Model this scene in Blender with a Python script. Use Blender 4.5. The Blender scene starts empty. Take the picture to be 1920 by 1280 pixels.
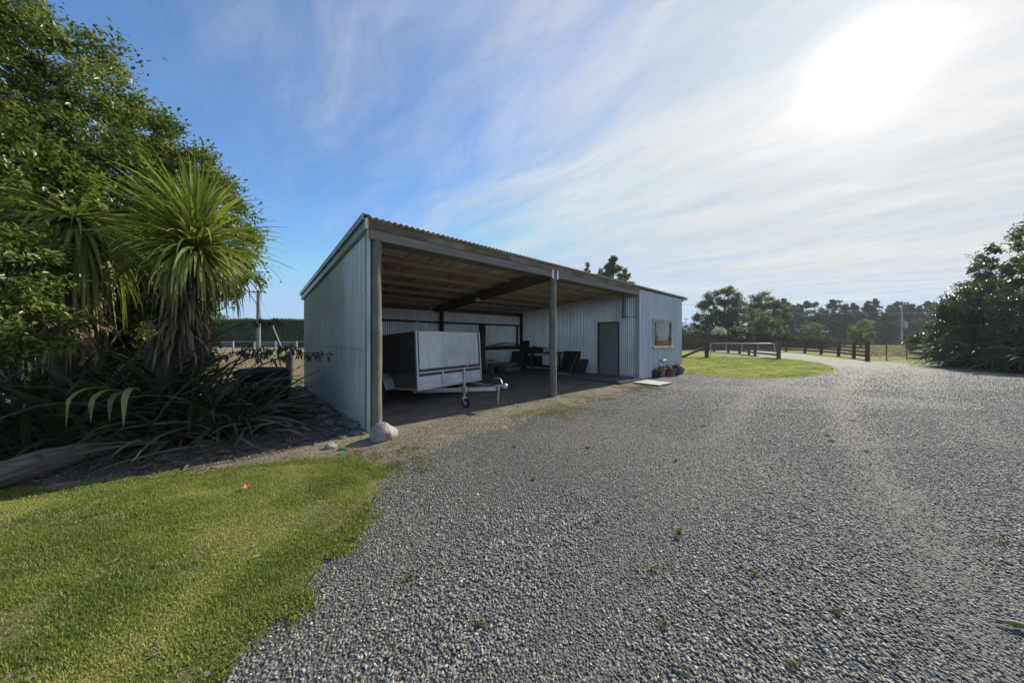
import bpy, bmesh, math, random
import numpy as np
from math import sin, cos, pi, radians, sqrt, atan2
from mathutils import Vector, Matrix

random.seed(7)
RNG = np.random.default_rng(11)
S = bpy.context.scene
COL = S.collection
F = 570.0 / 1920.0            # focal length in image widths
CAMH = 1.5
HORI = 636.0

def px(x, d):                 # sideways position of photo column x at distance d
    return (x - 960.0) / 570.0 * d

# ------------------------------------------------------------------ materials
class NT:
    def __init__(self, m):
        m.use_nodes = True
        self.t = m.node_tree
        self.t.nodes.clear()
        self.n = self.t.nodes
    def a(self, ty, **kw):
        nd = self.n.new(ty)
        for k, v in kw.items():
            if k.startswith('i_'):
                nd.inputs[k[2:].replace('_', ' ')].default_value = v
            else:
                setattr(nd, k, v)
        return nd
    def l(self, a, b):
        self.t.links.new(a, b)

def rgba(c):
    return (c[0], c[1], c[2], 1.0)

def ramp(nt, fac, stops):
    r = nt.a('ShaderNodeValToRGB')
    e = r.color_ramp.elements
    while len(e) < len(stops):
        e.new(0.5)
    for el, (p, c) in zip(e, stops):
        el.position = p
        el.color = rgba(c) if len(c) == 3 else c
    nt.l(fac, r.inputs[0])
    return r.outputs[0]

def noise(nt, vec, scale, detail=4, rough=0.55, dist=0.0):
    n = nt.a('ShaderNodeTexNoise')
    n.inputs['Scale'].default_value = scale
    n.inputs['Detail'].default_value = detail
    n.inputs['Roughness'].default_value = rough
    n.inputs['Distortion'].default_value = dist
    if vec is not None:
        nt.l(vec, n.inputs['Vector'])
    return n.outputs['Fac']

def mapping(nt, vec, scale=(1, 1, 1), rot=(0, 0, 0), loc=(0, 0, 0)):
    m = nt.a('ShaderNodeMapping')
    m.inputs['Scale'].default_value = scale
    m.inputs['Rotation'].default_value = rot
    m.inputs['Location'].default_value = loc
    nt.l(vec, m.inputs['Vector'])
    return m.outputs[0]

def mixc(nt, fac, a, b, mode='MIX'):
    m = nt.a('ShaderNodeMix', data_type='RGBA', blend_type=mode)
    for s, i in ((fac, 0), (a, 6), (b, 7)):
        if hasattr(s, 'is_output'):
            nt.l(s, m.inputs[i])
        elif i == 0:
            m.inputs[0].default_value = s
        else:
            m.inputs[i].default_value = rgba(s)
    return m.outputs[2]

def math_(nt, op, a, b=0.0, clamp=False):
    m = nt.a('ShaderNodeMath', operation=op, use_clamp=clamp)
    for s, i in ((a, 0), (b, 1)):
        if hasattr(s, 'is_output'):
            nt.l(s, m.inputs[i])
        else:
            m.inputs[i].default_value = s
    return m.outputs[0]

def finish(nt, color, rough=0.7, metallic=0.0, bump=None, bstr=0.3, bdist=0.01, spec=None):
    b = nt.a('ShaderNodeBsdfPrincipled')
    if hasattr(color, 'is_output'):
        nt.l(color, b.inputs['Base Color'])
    else:
        b.inputs['Base Color'].default_value = rgba(color)
    if hasattr(rough, 'is_output'):
        nt.l(rough, b.inputs['Roughness'])
    else:
        b.inputs['Roughness'].default_value = rough
    b.inputs['Metallic'].default_value = metallic
    if spec is not None:
        b.inputs['Specular IOR Level'].default_value = spec
    if bump is not None:
        bp = nt.a('ShaderNodeBump')
        bp.inputs['Strength'].default_value = bstr
        bp.inputs['Distance'].default_value = bdist
        nt.l(bump, bp.inputs['Height'])
        nt.l(bp.outputs[0], b.inputs['Normal'])
    o = nt.a('ShaderNodeOutputMaterial')
    nt.l(b.outputs[0], o.inputs['Surface'])
    return b

MATS = {}
def simple(name, c1, c2=None, scale=6, rough=0.7, metallic=0.0, bump=0.2, bscale=40, bdist=0.004, stretch=(1, 1, 1), c3=None, spec=None):
    if name in MATS:
        return MATS[name]
    m = bpy.data.materials.new(name)
    nt = NT(m)
    tc = nt.a('ShaderNodeTexCoord').outputs['Object']
    v = mapping(nt, tc, stretch)
    c2 = c2 or tuple(x * 0.7 for x in c1)
    f = noise(nt, v, scale, 6, 0.62)
    st = [(0.32, c2), (0.66, c1)] if c3 is None else [(0.3, c2), (0.5, c1), (0.7, c3)]
    col = ramp(nt, f, st)
    finish(nt, col, rough, metallic, noise(nt, v, bscale, 4), bump, bdist, spec)
    MATS[name] = m
    return m

def galv(name, base, dark, rough=0.45, metallic=0.55, streak=0.35, rust=None):
    m = bpy.data.materials.new(name)
    nt = NT(m)
    tc = nt.a('ShaderNodeTexCoord').outputs['Object']
    big = noise(nt, tc, 0.9, 4)
    st = noise(nt, mapping(nt, tc, (9, 9, 0.35)), 1.0, 6, 0.7)
    f = math_(nt, 'ADD', math_(nt, 'MULTIPLY', big, 1 - streak), math_(nt, 'MULTIPLY', st, streak))
    col = ramp(nt, f, [(0.36, dark), (0.62, base)])
    if rust:
        rn = noise(nt, mapping(nt, tc, rust[1]), 1.0, 5, 0.6)
        rf = ramp(nt, rn, [(rust[2], (0, 0, 0)), (rust[3], (1, 1, 1))])
        col = mixc(nt, rf, col, rust[0])
    finish(nt, col, rough, metallic, noise(nt, tc, 3.0, 3), 0.12, 0.02)
    return m

def wood(name, c1, c2, c3, rough=0.85, axis='z', green=None):
    m = bpy.data.materials.new(name)
    nt = NT(m)
    tc = nt.a('ShaderNodeTexCoord').outputs['Object']
    sc = {'z': (30, 30, 1.2), 'x': (1.2, 30, 30), 'y': (30, 1.2, 30)}[axis]
    g = noise(nt, mapping(nt, tc, sc), 1.0, 6, 0.65, 0.4)
    b = noise(nt, tc, 2.2, 4)
    col = ramp(nt, g, [(0.3, c2), (0.62, c1)])
    col = mixc(nt, ramp(nt, b, [(0.42, (0, 0, 0)), (0.64, (1, 1, 1))]), col, c3)
    if green:
        gn = noise(nt, tc, 5.0, 5)
        col = mixc(nt, ramp(nt, gn, [(0.46, (0, 0, 0)), (0.68, (0.8, 0.8, 0.8))]), col, green)
    finish(nt, col, rough, 0, g, 0.5, 0.006)
    return m

def foliage(name, dark, light, rough=0.5, trans=0.3, extra=None, spec=0.5):
    m = bpy.data.materials.new(name)
    nt = NT(m)
    at = nt.a('ShaderNodeAttribute', attribute_name='tint').outputs['Fac']
    stops = [(0.0, dark), (1.0, light)] if extra is None else [(0.0, dark), (0.82, light), (0.97, extra)]
    col = ramp(nt, at, stops)
    b = nt.a('ShaderNodeBsdfPrincipled')
    nt.l(col, b.inputs['Base Color'])
    b.inputs['Roughness'].default_value = rough
    b.inputs['Specular IOR Level'].default_value = spec
    t = nt.a('ShaderNodeBsdfTranslucent')
    br = nt.a('ShaderNodeMix', data_type='RGBA', blend_type='MULTIPLY')
    br.inputs[0].default_value = 1.0
    nt.l(col, br.inputs[6]); br.inputs[7].default_value = ((1.5, 1.6, 0.7, 1) if extra is not None or 'lawn' in name else (1.35, 1.4, 0.85, 1))
    nt.l(br.outputs[2], t.inputs['Color'])
    mx = nt.a('ShaderNodeMixShader'); mx.inputs[0].default_value = trans
    nt.l(b.outputs[0], mx.inputs[1]); nt.l(t.outputs[0], mx.inputs[2])
    o = nt.a('ShaderNodeOutputMaterial'); nt.l(mx.outputs[0], o.inputs['Surface'])
    return m

M = {}
M['wall'] = galv('galvanised_wall', (0.64, 0.65, 0.61), (0.44, 0.45, 0.425), 0.42, 0.35, 0.85)  # strong colour streaks stand in for light and shade on the ribs
M['wall_in'] = galv('galvanised_partition', (0.66, 0.68, 0.69), (0.44, 0.46, 0.47), 0.32, 0.75, 0.5)
M['wall_front'] = galv('painted_front_sheet', (0.57, 0.60, 0.61), (0.42, 0.45, 0.46), 0.5, 0.25, 0.8)
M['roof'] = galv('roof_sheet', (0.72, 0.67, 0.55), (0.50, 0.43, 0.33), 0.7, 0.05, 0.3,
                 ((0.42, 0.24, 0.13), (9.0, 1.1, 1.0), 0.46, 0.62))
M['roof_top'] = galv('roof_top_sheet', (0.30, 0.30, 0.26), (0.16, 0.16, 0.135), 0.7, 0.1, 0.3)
M['flash'] = galv('flashing_metal', (0.55, 0.57, 0.56), (0.33, 0.35, 0.34), 0.45, 0.5)
M['steel'] = galv('galvanised_steel', (0.62, 0.64, 0.66), (0.42, 0.44, 0.46), 0.4, 0.7)
M['post'] = wood('weathered_post', (0.20, 0.195, 0.16), (0.085, 0.085, 0.07), (0.13, 0.13, 0.10), 0.9, 'z', (0.19, 0.22, 0.13))
M['post_dark'] = wood('creosoted_post', (0.085, 0.06, 0.042), (0.035, 0.026, 0.02), (0.06, 0.042, 0.03), 0.9, 'z')
M['post_red'] = wood('reddish_post', (0.16, 0.08, 0.045), (0.06, 0.035, 0.025), (0.09, 0.05, 0.035), 0.9, 'z')
M['beam'] = wood('weathered_beam', (0.26, 0.24, 0.21), (0.12, 0.105, 0.085), (0.18, 0.165, 0.14), 0.9, 'x')
M['beam_dark'] = wood('lichen_board', (0.17, 0.13, 0.09), (0.07, 0.052, 0.04), (0.24, 0.21, 0.15), 0.95, 'x')
M['purlin'] = wood('roof_timber', (0.46, 0.39, 0.29), (0.27, 0.21, 0.15), (0.36, 0.29, 0.21), 0.9, 'x')
M['rafter'] = wood('rafter_timber', (0.15, 0.11, 0.075), (0.07, 0.052, 0.036), (0.11, 0.08, 0.055), 0.9, 'y')
M['rail'] = wood('brown_fence_timber', (0.20, 0.105, 0.07), (0.09, 0.05, 0.036), (0.14, 0.08, 0.055), 0.85, 'z')
M['deck'] = wood('deck_timber', (0.20, 0.15, 0.13), (0.09, 0.07, 0.06), (0.14, 0.11, 0.095), 0.9, 'y')
M['pallet'] = wood('bleached_board', (0.62, 0.60, 0.55), (0.42, 0.40, 0.36), (0.52, 0.50, 0.45), 0.85, 'x')
M['black_board'] = wood('dark_board', (0.045, 0.036, 0.032), (0.02, 0.017, 0.016), (0.03, 0.026, 0.024), 0.8, 'z')
M['log'] = wood('grey_log', (0.20, 0.185, 0.165), (0.06, 0.055, 0.05), (0.13, 0.12, 0.105), 0.95, 'y')
M['door'] = simple('door_paint', (0.27, 0.29, 0.28), (0.20, 0.22, 0.215), 1.6, 0.55, 0, 0.1, 20)
M['doorframe'] = wood('door_frame_timber', (0.10, 0.06, 0.045), (0.05, 0.03, 0.024), (0.075, 0.045, 0.035))
M['winframe'] = simple('window_frame_paint', (0.62, 0.60, 0.55), (0.34, 0.29, 0.23), 7, 0.7, 0, 0.3, 30)
M['panel'] = simple('aluminium_panel', (0.66, 0.67, 0.68), (0.52, 0.53, 0.54), 1.6, 0.5, 0.1, 0.08, 4, 0.01)
M['panel_dark'] = simple('dark_ply_panel', (0.065, 0.062, 0.060), (0.045, 0.043, 0.042), 3, 0.6, 0, 0.1, 30)
M['rubber'] = simple('tyre_rubber', (0.022, 0.022, 0.022), (0.014, 0.014, 0.014), 10, 0.8, 0, 0.3, 60)
M['dirtyrubber'] = simple('old_tyre_rubber', (0.034, 0.031, 0.029), (0.018, 0.017, 0.016), 8, 0.85, 0, 0.3, 60)
M['black'] = simple('black_gap', (0.015, 0.015, 0.015), (0.01, 0.01, 0.01), 5, 0.8)
M['lampwhite'] = simple('lamp_enamel', (0.75, 0.74, 0.70), (0.6, 0.6, 0.56), 10, 0.4)
M['bark'] = wood('tree_bark', (0.12, 0.10, 0.08), (0.05, 0.04, 0.032), (0.08, 0.07, 0.055))
M['bark_grey'] = wood('grey_bark', (0.22, 0.20, 0.17), (0.10, 0.09, 0.075), (0.16, 0.14, 0.12))
M['pole'] = wood('power_pole_timber', (0.20, 0.22, 0.19), (0.12, 0.13, 0.12), (0.16, 0.17, 0.15))
M['pole_conc'] = simple('pole_concrete', (0.35, 0.36, 0.36), (0.26, 0.27, 0.27), 3)
M['wire'] = simple('wire_metal', (0.25, 0.25, 0.25), (0.2, 0.2, 0.2), 3, 0.5, 0.6)
M['whiterail'] = simple('pale_yard_rail', (0.36, 0.36, 0.35), (0.24, 0.24, 0.23), 3, 0.7)
M['gate'] = simple('gate_galvanised', (0.68, 0.69, 0.70), (0.5, 0.5, 0.52), 6, 0.4, 0.4)
M['rock'] = simple('pale_boulder', (0.36, 0.33, 0.28), (0.20, 0.185, 0.16), 7, 0.9, 0, 1.0, 26, 0.03, c3=(0.46, 0.42, 0.35))
M['stone'] = simple('grey_stone', (0.17, 0.155, 0.13), (0.09, 0.082, 0.07), 6, 0.95, 0, 1.0, 24, 0.03, c3=(0.26, 0.24, 0.205))
M['terra'] = simple('terracotta', (0.42, 0.19, 0.11), (0.30, 0.13, 0.08), 12, 0.75)
M['redpot'] = simple('red_glaze', (0.36, 0.06, 0.05), (0.24, 0.045, 0.04), 8, 0.4)
M['bluepot'] = simple('blue_glaze', (0.045, 0.06, 0.30), (0.03, 0.04, 0.18), 8, 0.25)
M['navypot'] = simple('navy_glaze', (0.02, 0.024, 0.05), (0.014, 0.016, 0.03), 8, 0.4)
M['greenpot'] = simple('olive_glaze', (0.17, 0.20, 0.08), (0.10, 0.12, 0.05), 8, 0.35)
M['soil'] = simple('potting_soil', (0.05, 0.035, 0.025), (0.03, 0.02, 0.015), 30, 0.95)
M['hose'] = simple('white_hose', (0.7, 0.72, 0.72), (0.5, 0.52, 0.52), 8, 0.4)
M['brass'] = simple('brass_tap', (0.20, 0.15, 0.08), (0.1, 0.08, 0.05), 8, 0.4, 0.8)
M['petal'] = simple('pink_petal', (0.80, 0.10, 0.22), (0.65, 0.07, 0.16), 20, 0.5)
M['litter'] = simple('dead_leaf', (0.30, 0.21, 0.12), (0.16, 0.11, 0.07), 20, 0.8)
M['concrete'] = simple('old_concrete', (0.22, 0.20, 0.18), (0.14, 0.13, 0.115), 5, 0.9)
M['plastic_green'] = simple('green_plastic', (0.07, 0.26, 0.12), (0.05, 0.18, 0.08), 10, 0.4)
M['yellow'] = simple('yellow_weed', (0.3, 0.3, 0.04), (0.2, 0.22, 0.03), 10, 0.6)

M['camellia'] = foliage('glossy_camellia_leaf', (0.04, 0.065, 0.012), (0.18, 0.22, 0.05), 0.36, 0.33, (0.28, 0.24, 0.08))
M['shrub'] = foliage('sunlit_leaf_tone', (0.05, 0.08, 0.015), (0.19, 0.24, 0.05), 0.36, 0.3)  # camellia green lightened so the leaves look sunlit; pot grass shares it
M['cordyline'] = foliage('cabbage_tree_blade', (0.06, 0.095, 0.02), (0.30, 0.34, 0.08), 0.42, 0.3, (0.50, 0.42, 0.15))
M['skirt'] = foliage('dead_blade', (0.10, 0.078, 0.055), (0.30, 0.24, 0.16), 0.8, 0.15)
M['flax'] = foliage('flax_blade', (0.03, 0.038, 0.018), (0.10, 0.108, 0.045), 0.45, 0.15, (0.24, 0.24, 0.05))
M['flax_far'] = foliage('flax_blade_far', (0.035, 0.055, 0.028), (0.11, 0.14, 0.065), 0.52, 0.2, None, 0.35)
M['seed'] = foliage('flax_pod', (0.03, 0.022, 0.02), (0.07, 0.05, 0.04), 0.7, 0.05)
M['grass'] = foliage('lawn_blade', (0.09, 0.13, 0.03), (0.31, 0.345, 0.085), 0.5, 0.4, (0.50, 0.41, 0.19), 0.3)
M['drygrass'] = foliage('dry_grass_blade', (0.24, 0.185, 0.12), (0.50, 0.40, 0.27), 0.7, 0.3, None, 0.2)
M['hedge'] = foliage('hedge_leaf', (0.035, 0.065, 0.02), (0.13, 0.20, 0.055), 0.6, 0.3)
M['conifer'] = foliage('conifer_needle', (0.035, 0.06, 0.035), (0.10, 0.15, 0.08), 0.6, 0.3)
M['gum'] = foliage('gum_leaf', (0.05, 0.075, 0.03), (0.17, 0.20, 0.07), 0.5, 0.38)
M['roundbush'] = foliage('round_bush_leaf', (0.09, 0.11, 0.04), (0.27, 0.29, 0.12), 0.6, 0.4)
M['rightleaf'] = foliage('dark_glossy_leaf', (0.04, 0.055, 0.025), (0.13, 0.16, 0.07), 0.34, 0.3, (0.20, 0.12, 0.07))
M['plume'] = foliage('pampas_plume', (0.5, 0.45, 0.36), (0.75, 0.7, 0.6), 0.8, 0.3)

# ground materials
def ground_mat(name, kind):
    m = bpy.data.materials.new(name)
    nt = NT(m)
    tc = nt.a('ShaderNodeNewGeometry').outputs['Position']
    if kind == 'gravel':
        vo = nt.a('ShaderNodeTexVoronoi'); vo.inputs['Scale'].default_value = 62.0
        nt.l(noise_warp(nt, tc, 30, 0.006), vo.inputs['Vector'])
        bw = nt.a('ShaderNodeRGBToBW'); nt.l(vo.outputs['Color'], bw.inputs[0])
        col = ramp(nt, bw.outputs[0], [(0.15, (0.065, 0.061, 0.053)), (0.5, (0.135, 0.127, 0.108)), (0.72, (0.20, 0.186, 0.157)), (0.88, (0.34, 0.305, 0.25))])
        big = noise(nt, tc, 0.45, 5)
        col = mixc(nt, ramp(nt, big, [(0.4, (0, 0, 0)), (0.66, (0.5, 0.5, 0.5))]), col, (0.10, 0.097, 0.092))
        fine = noise(nt, mapping(nt, tc, (1, 1, 1)), 9, 6, 0.7)
        col = mixc(nt, ramp(nt, fine, [(0.35, (0.55, 0.55, 0.55)), (0.5, (0, 0, 0))]), col, (0.07, 0.07, 0.07))
        spots = noise(nt, tc, 1.7, 6, 0.7)
        col = mixc(nt, ramp(nt, spots, [(0.68, (0, 0, 0)), (0.76, (0.4, 0.4, 0.4))]), col, (0.16, 0.17, 0.06))
        h = math_(nt, 'SUBTRACT', 1.0, vo.outputs['Distance'])
        h2 = math_(nt, 'ADD', h, math_(nt, 'MULTIPLY', bw.outputs[0], 0.6))
        finish(nt, col, 0.75, 0, h2, 1.0, 0.013, 0.3)
    elif kind == 'dirt':
        f = noise(nt, tc, 1.2, 8, 0.7)
        col = ramp(nt, f, [(0.3, (0.11, 0.085, 0.062)), (0.5, (0.21, 0.165, 0.12)), (0.68, (0.31, 0.25, 0.185))])
        f2 = noise(nt, tc, 26, 5, 0.7)
        col = mixc(nt, ramp(nt, f2, [(0.56, (0, 0, 0)), (0.64, (0.8, 0.8, 0.8))]), col, (0.36, 0.33, 0.28))
        moss = noise(nt, tc, 0.75, 6, 0.65)
        col = mixc(nt, ramp(nt, moss, [(0.54, (0, 0, 0)), (0.66, (0.7, 0.7, 0.7))]), col, (0.24, 0.22, 0.07))
        finish(nt, col, 0.95, 0, noise(nt, tc, 40, 6, 0.7), 0.9, 0.012, 0.2)
    elif kind == 'floor':
        f = noise(nt, tc, 1.5, 8, 0.7)
        col = ramp(nt, f, [(0.3, (0.11, 0.092, 0.072)), (0.6, (0.22, 0.185, 0.145))])
        f2 = noise(nt, tc, 22, 5, 0.7)
        col = mixc(nt, ramp(nt, f2, [(0.57, (0, 0, 0)), (0.66, (0.9, 0.9, 0.9))]), col, (0.33, 0.30, 0.26))
        finish(nt, col, 0.95, 0, noise(nt, tc, 35, 6, 0.7), 0.8, 0.015, 0.2)
    elif kind == 'bed':
        f = noise(nt, tc, 3, 8, 0.7)
        col = ramp(nt, f, [(0.3, (0.05, 0.04, 0.032)), (0.6, (0.13, 0.105, 0.085))])
        f2 = noise(nt, mapping(nt, tc, (8, 30, 10), (0, 0, 0.6)), 1, 5, 0.7)
        col = mixc(nt, ramp(nt, f2, [(0.56, (0, 0, 0)), (0.64, (0.7, 0.7, 0.7))]), col, (0.22, 0.18, 0.14))
        finish(nt, col, 0.95, 0, noise(nt, tc, 25, 6, 0.7), 1.0, 0.02, 0.2)
    elif kind == 'lawn':
        f = noise(nt, tc, 1.1, 7, 0.65)
        col = ramp(nt, f, [(0.3, (0.10, 0.11, 0.03)), (0.5, (0.19, 0.165, 0.07)), (0.68, (0.28, 0.215, 0.13))])
        f2 = noise(nt, tc, 60, 4, 0.7)
        col = mixc(nt, ramp(nt, f2, [(0.4, (0.5, 0.5, 0.5)), (0.6, (0, 0, 0))]), col, (0.05, 0.075, 0.015))
        finish(nt, col, 0.9, 0, f2, 0.8, 0.012, 0.15)
    elif kind == 'farlawn':
        f = noise(nt, tc, 0.8, 7, 0.65)
        col = ramp(nt, f, [(0.3, (0.14, 0.18, 0.012)), (0.5, (0.22, 0.245, 0.018)), (0.68, (0.31, 0.28, 0.04))])
        f2 = noise(nt, mapping(nt, tc, (1, 1, 1)), 14, 6, 0.75)
        col = mixc(nt, ramp(nt, f2, [(0.38, (0.55, 0.55, 0.55)), (0.56, (0, 0, 0))]), col, (0.12, 0.16, 0.02))
        finish(nt, col, 0.9, 0, f2, 1.0, 0.03, 0.15)
    elif kind == 'field':
        f = noise(nt, tc, 0.12, 8, 0.7)
        col = ramp(nt, f, [(0.32, (0.22, 0.17, 0.10)), (0.55, (0.36, 0.28, 0.18)), (0.7, (0.44, 0.35, 0.23))])
        f2 = noise(nt, tc, 3.0, 8, 0.75)
        col = mixc(nt, ramp(nt, f2, [(0.4, (0.6, 0.6, 0.6)), (0.58, (0, 0, 0))]), col, (0.15, 0.13, 0.06))
        finish(nt, col, 0.95, 0, f2, 1.0, 0.06, 0.1)
    elif kind == 'hill':
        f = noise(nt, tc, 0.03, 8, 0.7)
        col = ramp(nt, f, [(0.35, (0.07, 0.10, 0.13)), (0.65, (0.11, 0.15, 0.18))])  # blue-grey base puts some distance haze into the hill colour
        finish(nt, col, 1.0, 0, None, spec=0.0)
    return m

def noise_warp(nt, vec, scale, amt):
    n = nt.a('ShaderNodeTexNoise'); n.inputs['Scale'].default_value = scale
    nt.l(vec, n.inputs['Vector'])
    s = nt.a('ShaderNodeVectorMath', operation='SCALE'); s.inputs[3].default_value = amt
    nt.l(n.outputs['Color'], s.inputs[0])
    a = nt.a('ShaderNodeVectorMath', operation='ADD')
    nt.l(vec, a.inputs[0]); nt.l(s.outputs[0], a.inputs[1])
    return a.outputs[0]

for k in ('gravel', 'dirt', 'floor', 'bed', 'lawn', 'farlawn', 'field', 'hill'):
    M['g_' + k] = ground_mat(k + '_ground', k)

# ------------------------------------------------------------------ object helpers
def tag(o, label=None, cat=None, group=None, kind=None):
    if label: o['label'] = label
    if cat: o['category'] = cat
    if group: o['group'] = group
    if kind: o['kind'] = kind
    return o

def empty(name, loc=(0, 0, 0), rot=(0, 0, 0)):
    o = bpy.data.objects.new(name, None)
    o.location = loc; o.rotation_euler = rot
    o.empty_display_size = 0.2
    COL.objects.link(o)
    return o

def link(name, me, mat, parent=None, smooth=False):
    o = bpy.data.objects.new(name, me)
    if mat is not None:
        me.materials.append(mat)
    COL.objects.link(o)
    if parent is not None:
        o.parent = parent
    if smooth:
        me.polygons.foreach_set('use_smooth', np.ones(len(me.polygons), dtype=bool))
    return o

def mesh_np(name, V, Fa, tint=None, tint_face=None):
    me = bpy.data.meshes.new(name)
    V = np.asarray(V, dtype=np.float32); Fa = np.asarray(Fa, dtype=np.int32)
    nf, k = Fa.shape
    me.vertices.add(len(V)); me.vertices.foreach_set('co', V.ravel())
    me.loops.add(nf * k); me.loops.foreach_set('vertex_index', Fa.ravel())
    me.polygons.add(nf)
    me.polygons.foreach_set('loop_start', np.arange(0, nf * k, k, dtype=np.int32))
    me.polygons.foreach_set('loop_total', np.full(nf, k, dtype=np.int32))
    me.update(calc_edges=True)
    if tint is not None:
        a = me.attributes.new('tint', 'FLOAT', 'POINT')
        a.data.foreach_set('value', np.asarray(tint, dtype=np.float32))
    return me

class MB:
    """collects simple shapes into one mesh"""
    def __init__(s):
        s.v = []; s.f = []
    def add(s, vs, fs):
        b = len(s.v)
        s.v += [tuple(v) for v in vs]
        s.f += [tuple(i + b for i in f) for f in fs]
        return s
    def box(s, x0, x1, y0, y1, z0, z1, mtx=None):
        vs = [Vector((x, y, z)) for z in (z0, z1) for y in (y0, y1) for x in (x0, x1)]
        if mtx is not None:
            vs = [mtx @ v for v in vs]
        return s.add(vs, [(0, 2, 3, 1), (4, 5, 7, 6), (0, 1, 5, 4), (2, 6, 7, 3), (0, 4, 6, 2), (1, 3, 7, 5)])
    def bar(s, a, b, w, h, up=(0, 0, 1)):
        a = Vector(a); b = Vector(b); d = (b - a)
        L = d.length; d.normalize()
        u = Vector(up)
        sd = d.cross(u)
        if sd.length < 1e-4: sd = d.cross(Vector((1, 0, 0)))
        sd.normalize(); u = sd.cross(d)
        m = Matrix((( d.x, sd.x, u.x, a.x), (d.y, sd.y, u.y, a.y), (d.z, sd.z, u.z, a.z), (0, 0, 0, 1)))
        return s.box(0, L, -w / 2, w / 2, -h / 2, h / 2, m)
    def tube(s, pts, r, n=8, cap=True):
        pts = [Vector(p) for p in pts]
        rs = r if isinstance(r, (list, tuple)) else [r] * len(pts)
        rings = []
        ref = None
        for i, p in enumerate(pts):
            d = (pts[min(i + 1, len(pts) - 1)] - pts[max(i - 1, 0)]).normalized()
            if ref is None:
                ref = d.cross(Vector((0, 0, 1)))
                if ref.length < 0.05: ref = d.cross(Vector((0, 1, 0)))
            a = (ref - d * ref.dot(d)).normalized(); ref = a
            b = d.cross(a)
            rings.append([p + (a * cos(t) + b * sin(t)) * rs[i] for t in [2 * pi * k / n for k in range(n)]])
        vs = [v for rg in rings for v in rg]
        fs = []
        for i in range(len(pts) - 1):
            for k in range(n):
                k2 = (k + 1) % n
                fs.append((i * n + k, i * n + k2, (i + 1) * n + k2, (i + 1) * n + k))
        if cap:
            fs.append(tuple(reversed(range(n))))
            fs.append(tuple((len(pts) - 1) * n + k for k in range(n)))
        return s.add(vs, fs)
    def lathe(s, prof, n=20, mtx=None, close=False):
        vs = []
        for (r, z) in prof:
            for k in range(n):
                t = 2 * pi * k / n
                v = Vector((r * cos(t), r * sin(t), z))
                vs.append(mtx @ v if mtx is not None else v)
        fs = []
        m = len(prof)
        for i in range(m if close else m - 1):
            j = (i + 1) % m
            for k in range(n):
                k2 = (k + 1) % n
                fs.append((i * n + k, i * n + k2, j * n + k2, j * n + k))
        if not close:
            fs.append(tuple(reversed(range(n)))); fs.append(tuple((m - 1) * n + k for k in range(n)))
        return s.add(vs, fs)
    def build(s, name, mat, parent=None, smooth=False, bevel=0.0):
        me = bpy.data.meshes.new(name)
        me.from_pydata(s.v, [], s.f); me.update()
        o = link(name, me, mat, parent, smooth)
        if smooth:
            md = o.modifiers.new('wn', 'EDGE_SPLIT'); md.split_angle = radians(50)
        if bevel > 0:
            b = o.modifiers.new('bevel', 'BEVEL'); b.width = bevel; b.segments = 2; b.limit_method = 'ANGLE'
        return o

def rough_stone(name, loc, size, mat, seed, sub=3, amp=0.12, rot=0.0):
    rs = random.Random(seed)
    bm = bmesh.new()
    bmesh.ops.create_icosphere(bm, subdivisions=sub, radius=0.5)
    fr = [(Vector((rs.gauss(0, 1), rs.gauss(0, 1), rs.gauss(0, 1))).normalized(), rs.uniform(1.5, 5), rs.uniform(0, 6)) for _ in range(9)]
    cuts = [(Vector((rs.gauss(0, 1), rs.gauss(0, 1), rs.gauss(0, 1))).normalized(), rs.uniform(0.36, 0.46)) for _ in range(5)]
    for v in bm.verts:
        n = v.co.normalized()
        k = 1 + amp * sum(sin(n.dot(d) * f + p) for d, f, p in fr) / 4
        c = n * 0.5 * k
        for d, t in cuts:
            q = c.dot(d)
            if q > t: c -= d * (q - t) * 0.8
        v.co = Vector((c.x * size[0], c.y * size[1], c.z * size[2]))
    me = bpy.data.meshes.new(name); bm.to_mesh(me); bm.free()
    o = link(name, me, mat, None, True)
    o.location = (loc[0], loc[1], loc[2] + size[2] * 0.27)
    o.rotation_euler = (0, 0, rot)
    return o

# ------------------------------------------------------------------ foliage helpers
def unit(a):
    return a / np.maximum(np.linalg.norm(a, axis=1, keepdims=True), 1e-9)

def leaves_np(P, D, N, L, W, curl=0.15):
    """diamond leaves folded on the midrib; returns verts, faces"""
    Sd = unit(np.cross(D, N)); N2 = np.cross(Sd, D)
    L = L[:, None]; W = W[:, None]
    a = P
    m = P + D * L * 0.45
    b = m + Sd * W * 0.5 + N2 * W * 0.18
    c = m - Sd * W * 0.5 + N2 * W * 0.18
    t = P + D * L - N2 * L * curl
    V = np.stack([a, b, t, c], 1).reshape(-1, 3)
    n = len(P); i = np.arange(n)[:, None] * 4
    Fa = np.concatenate([i + np.array([[0, 1, 2]]), i + np.array([[0, 2, 3]])], 0)
    return V, Fa

def rand_dirs(n):
    return unit(RNG.normal(size=(n, 3)))

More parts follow.
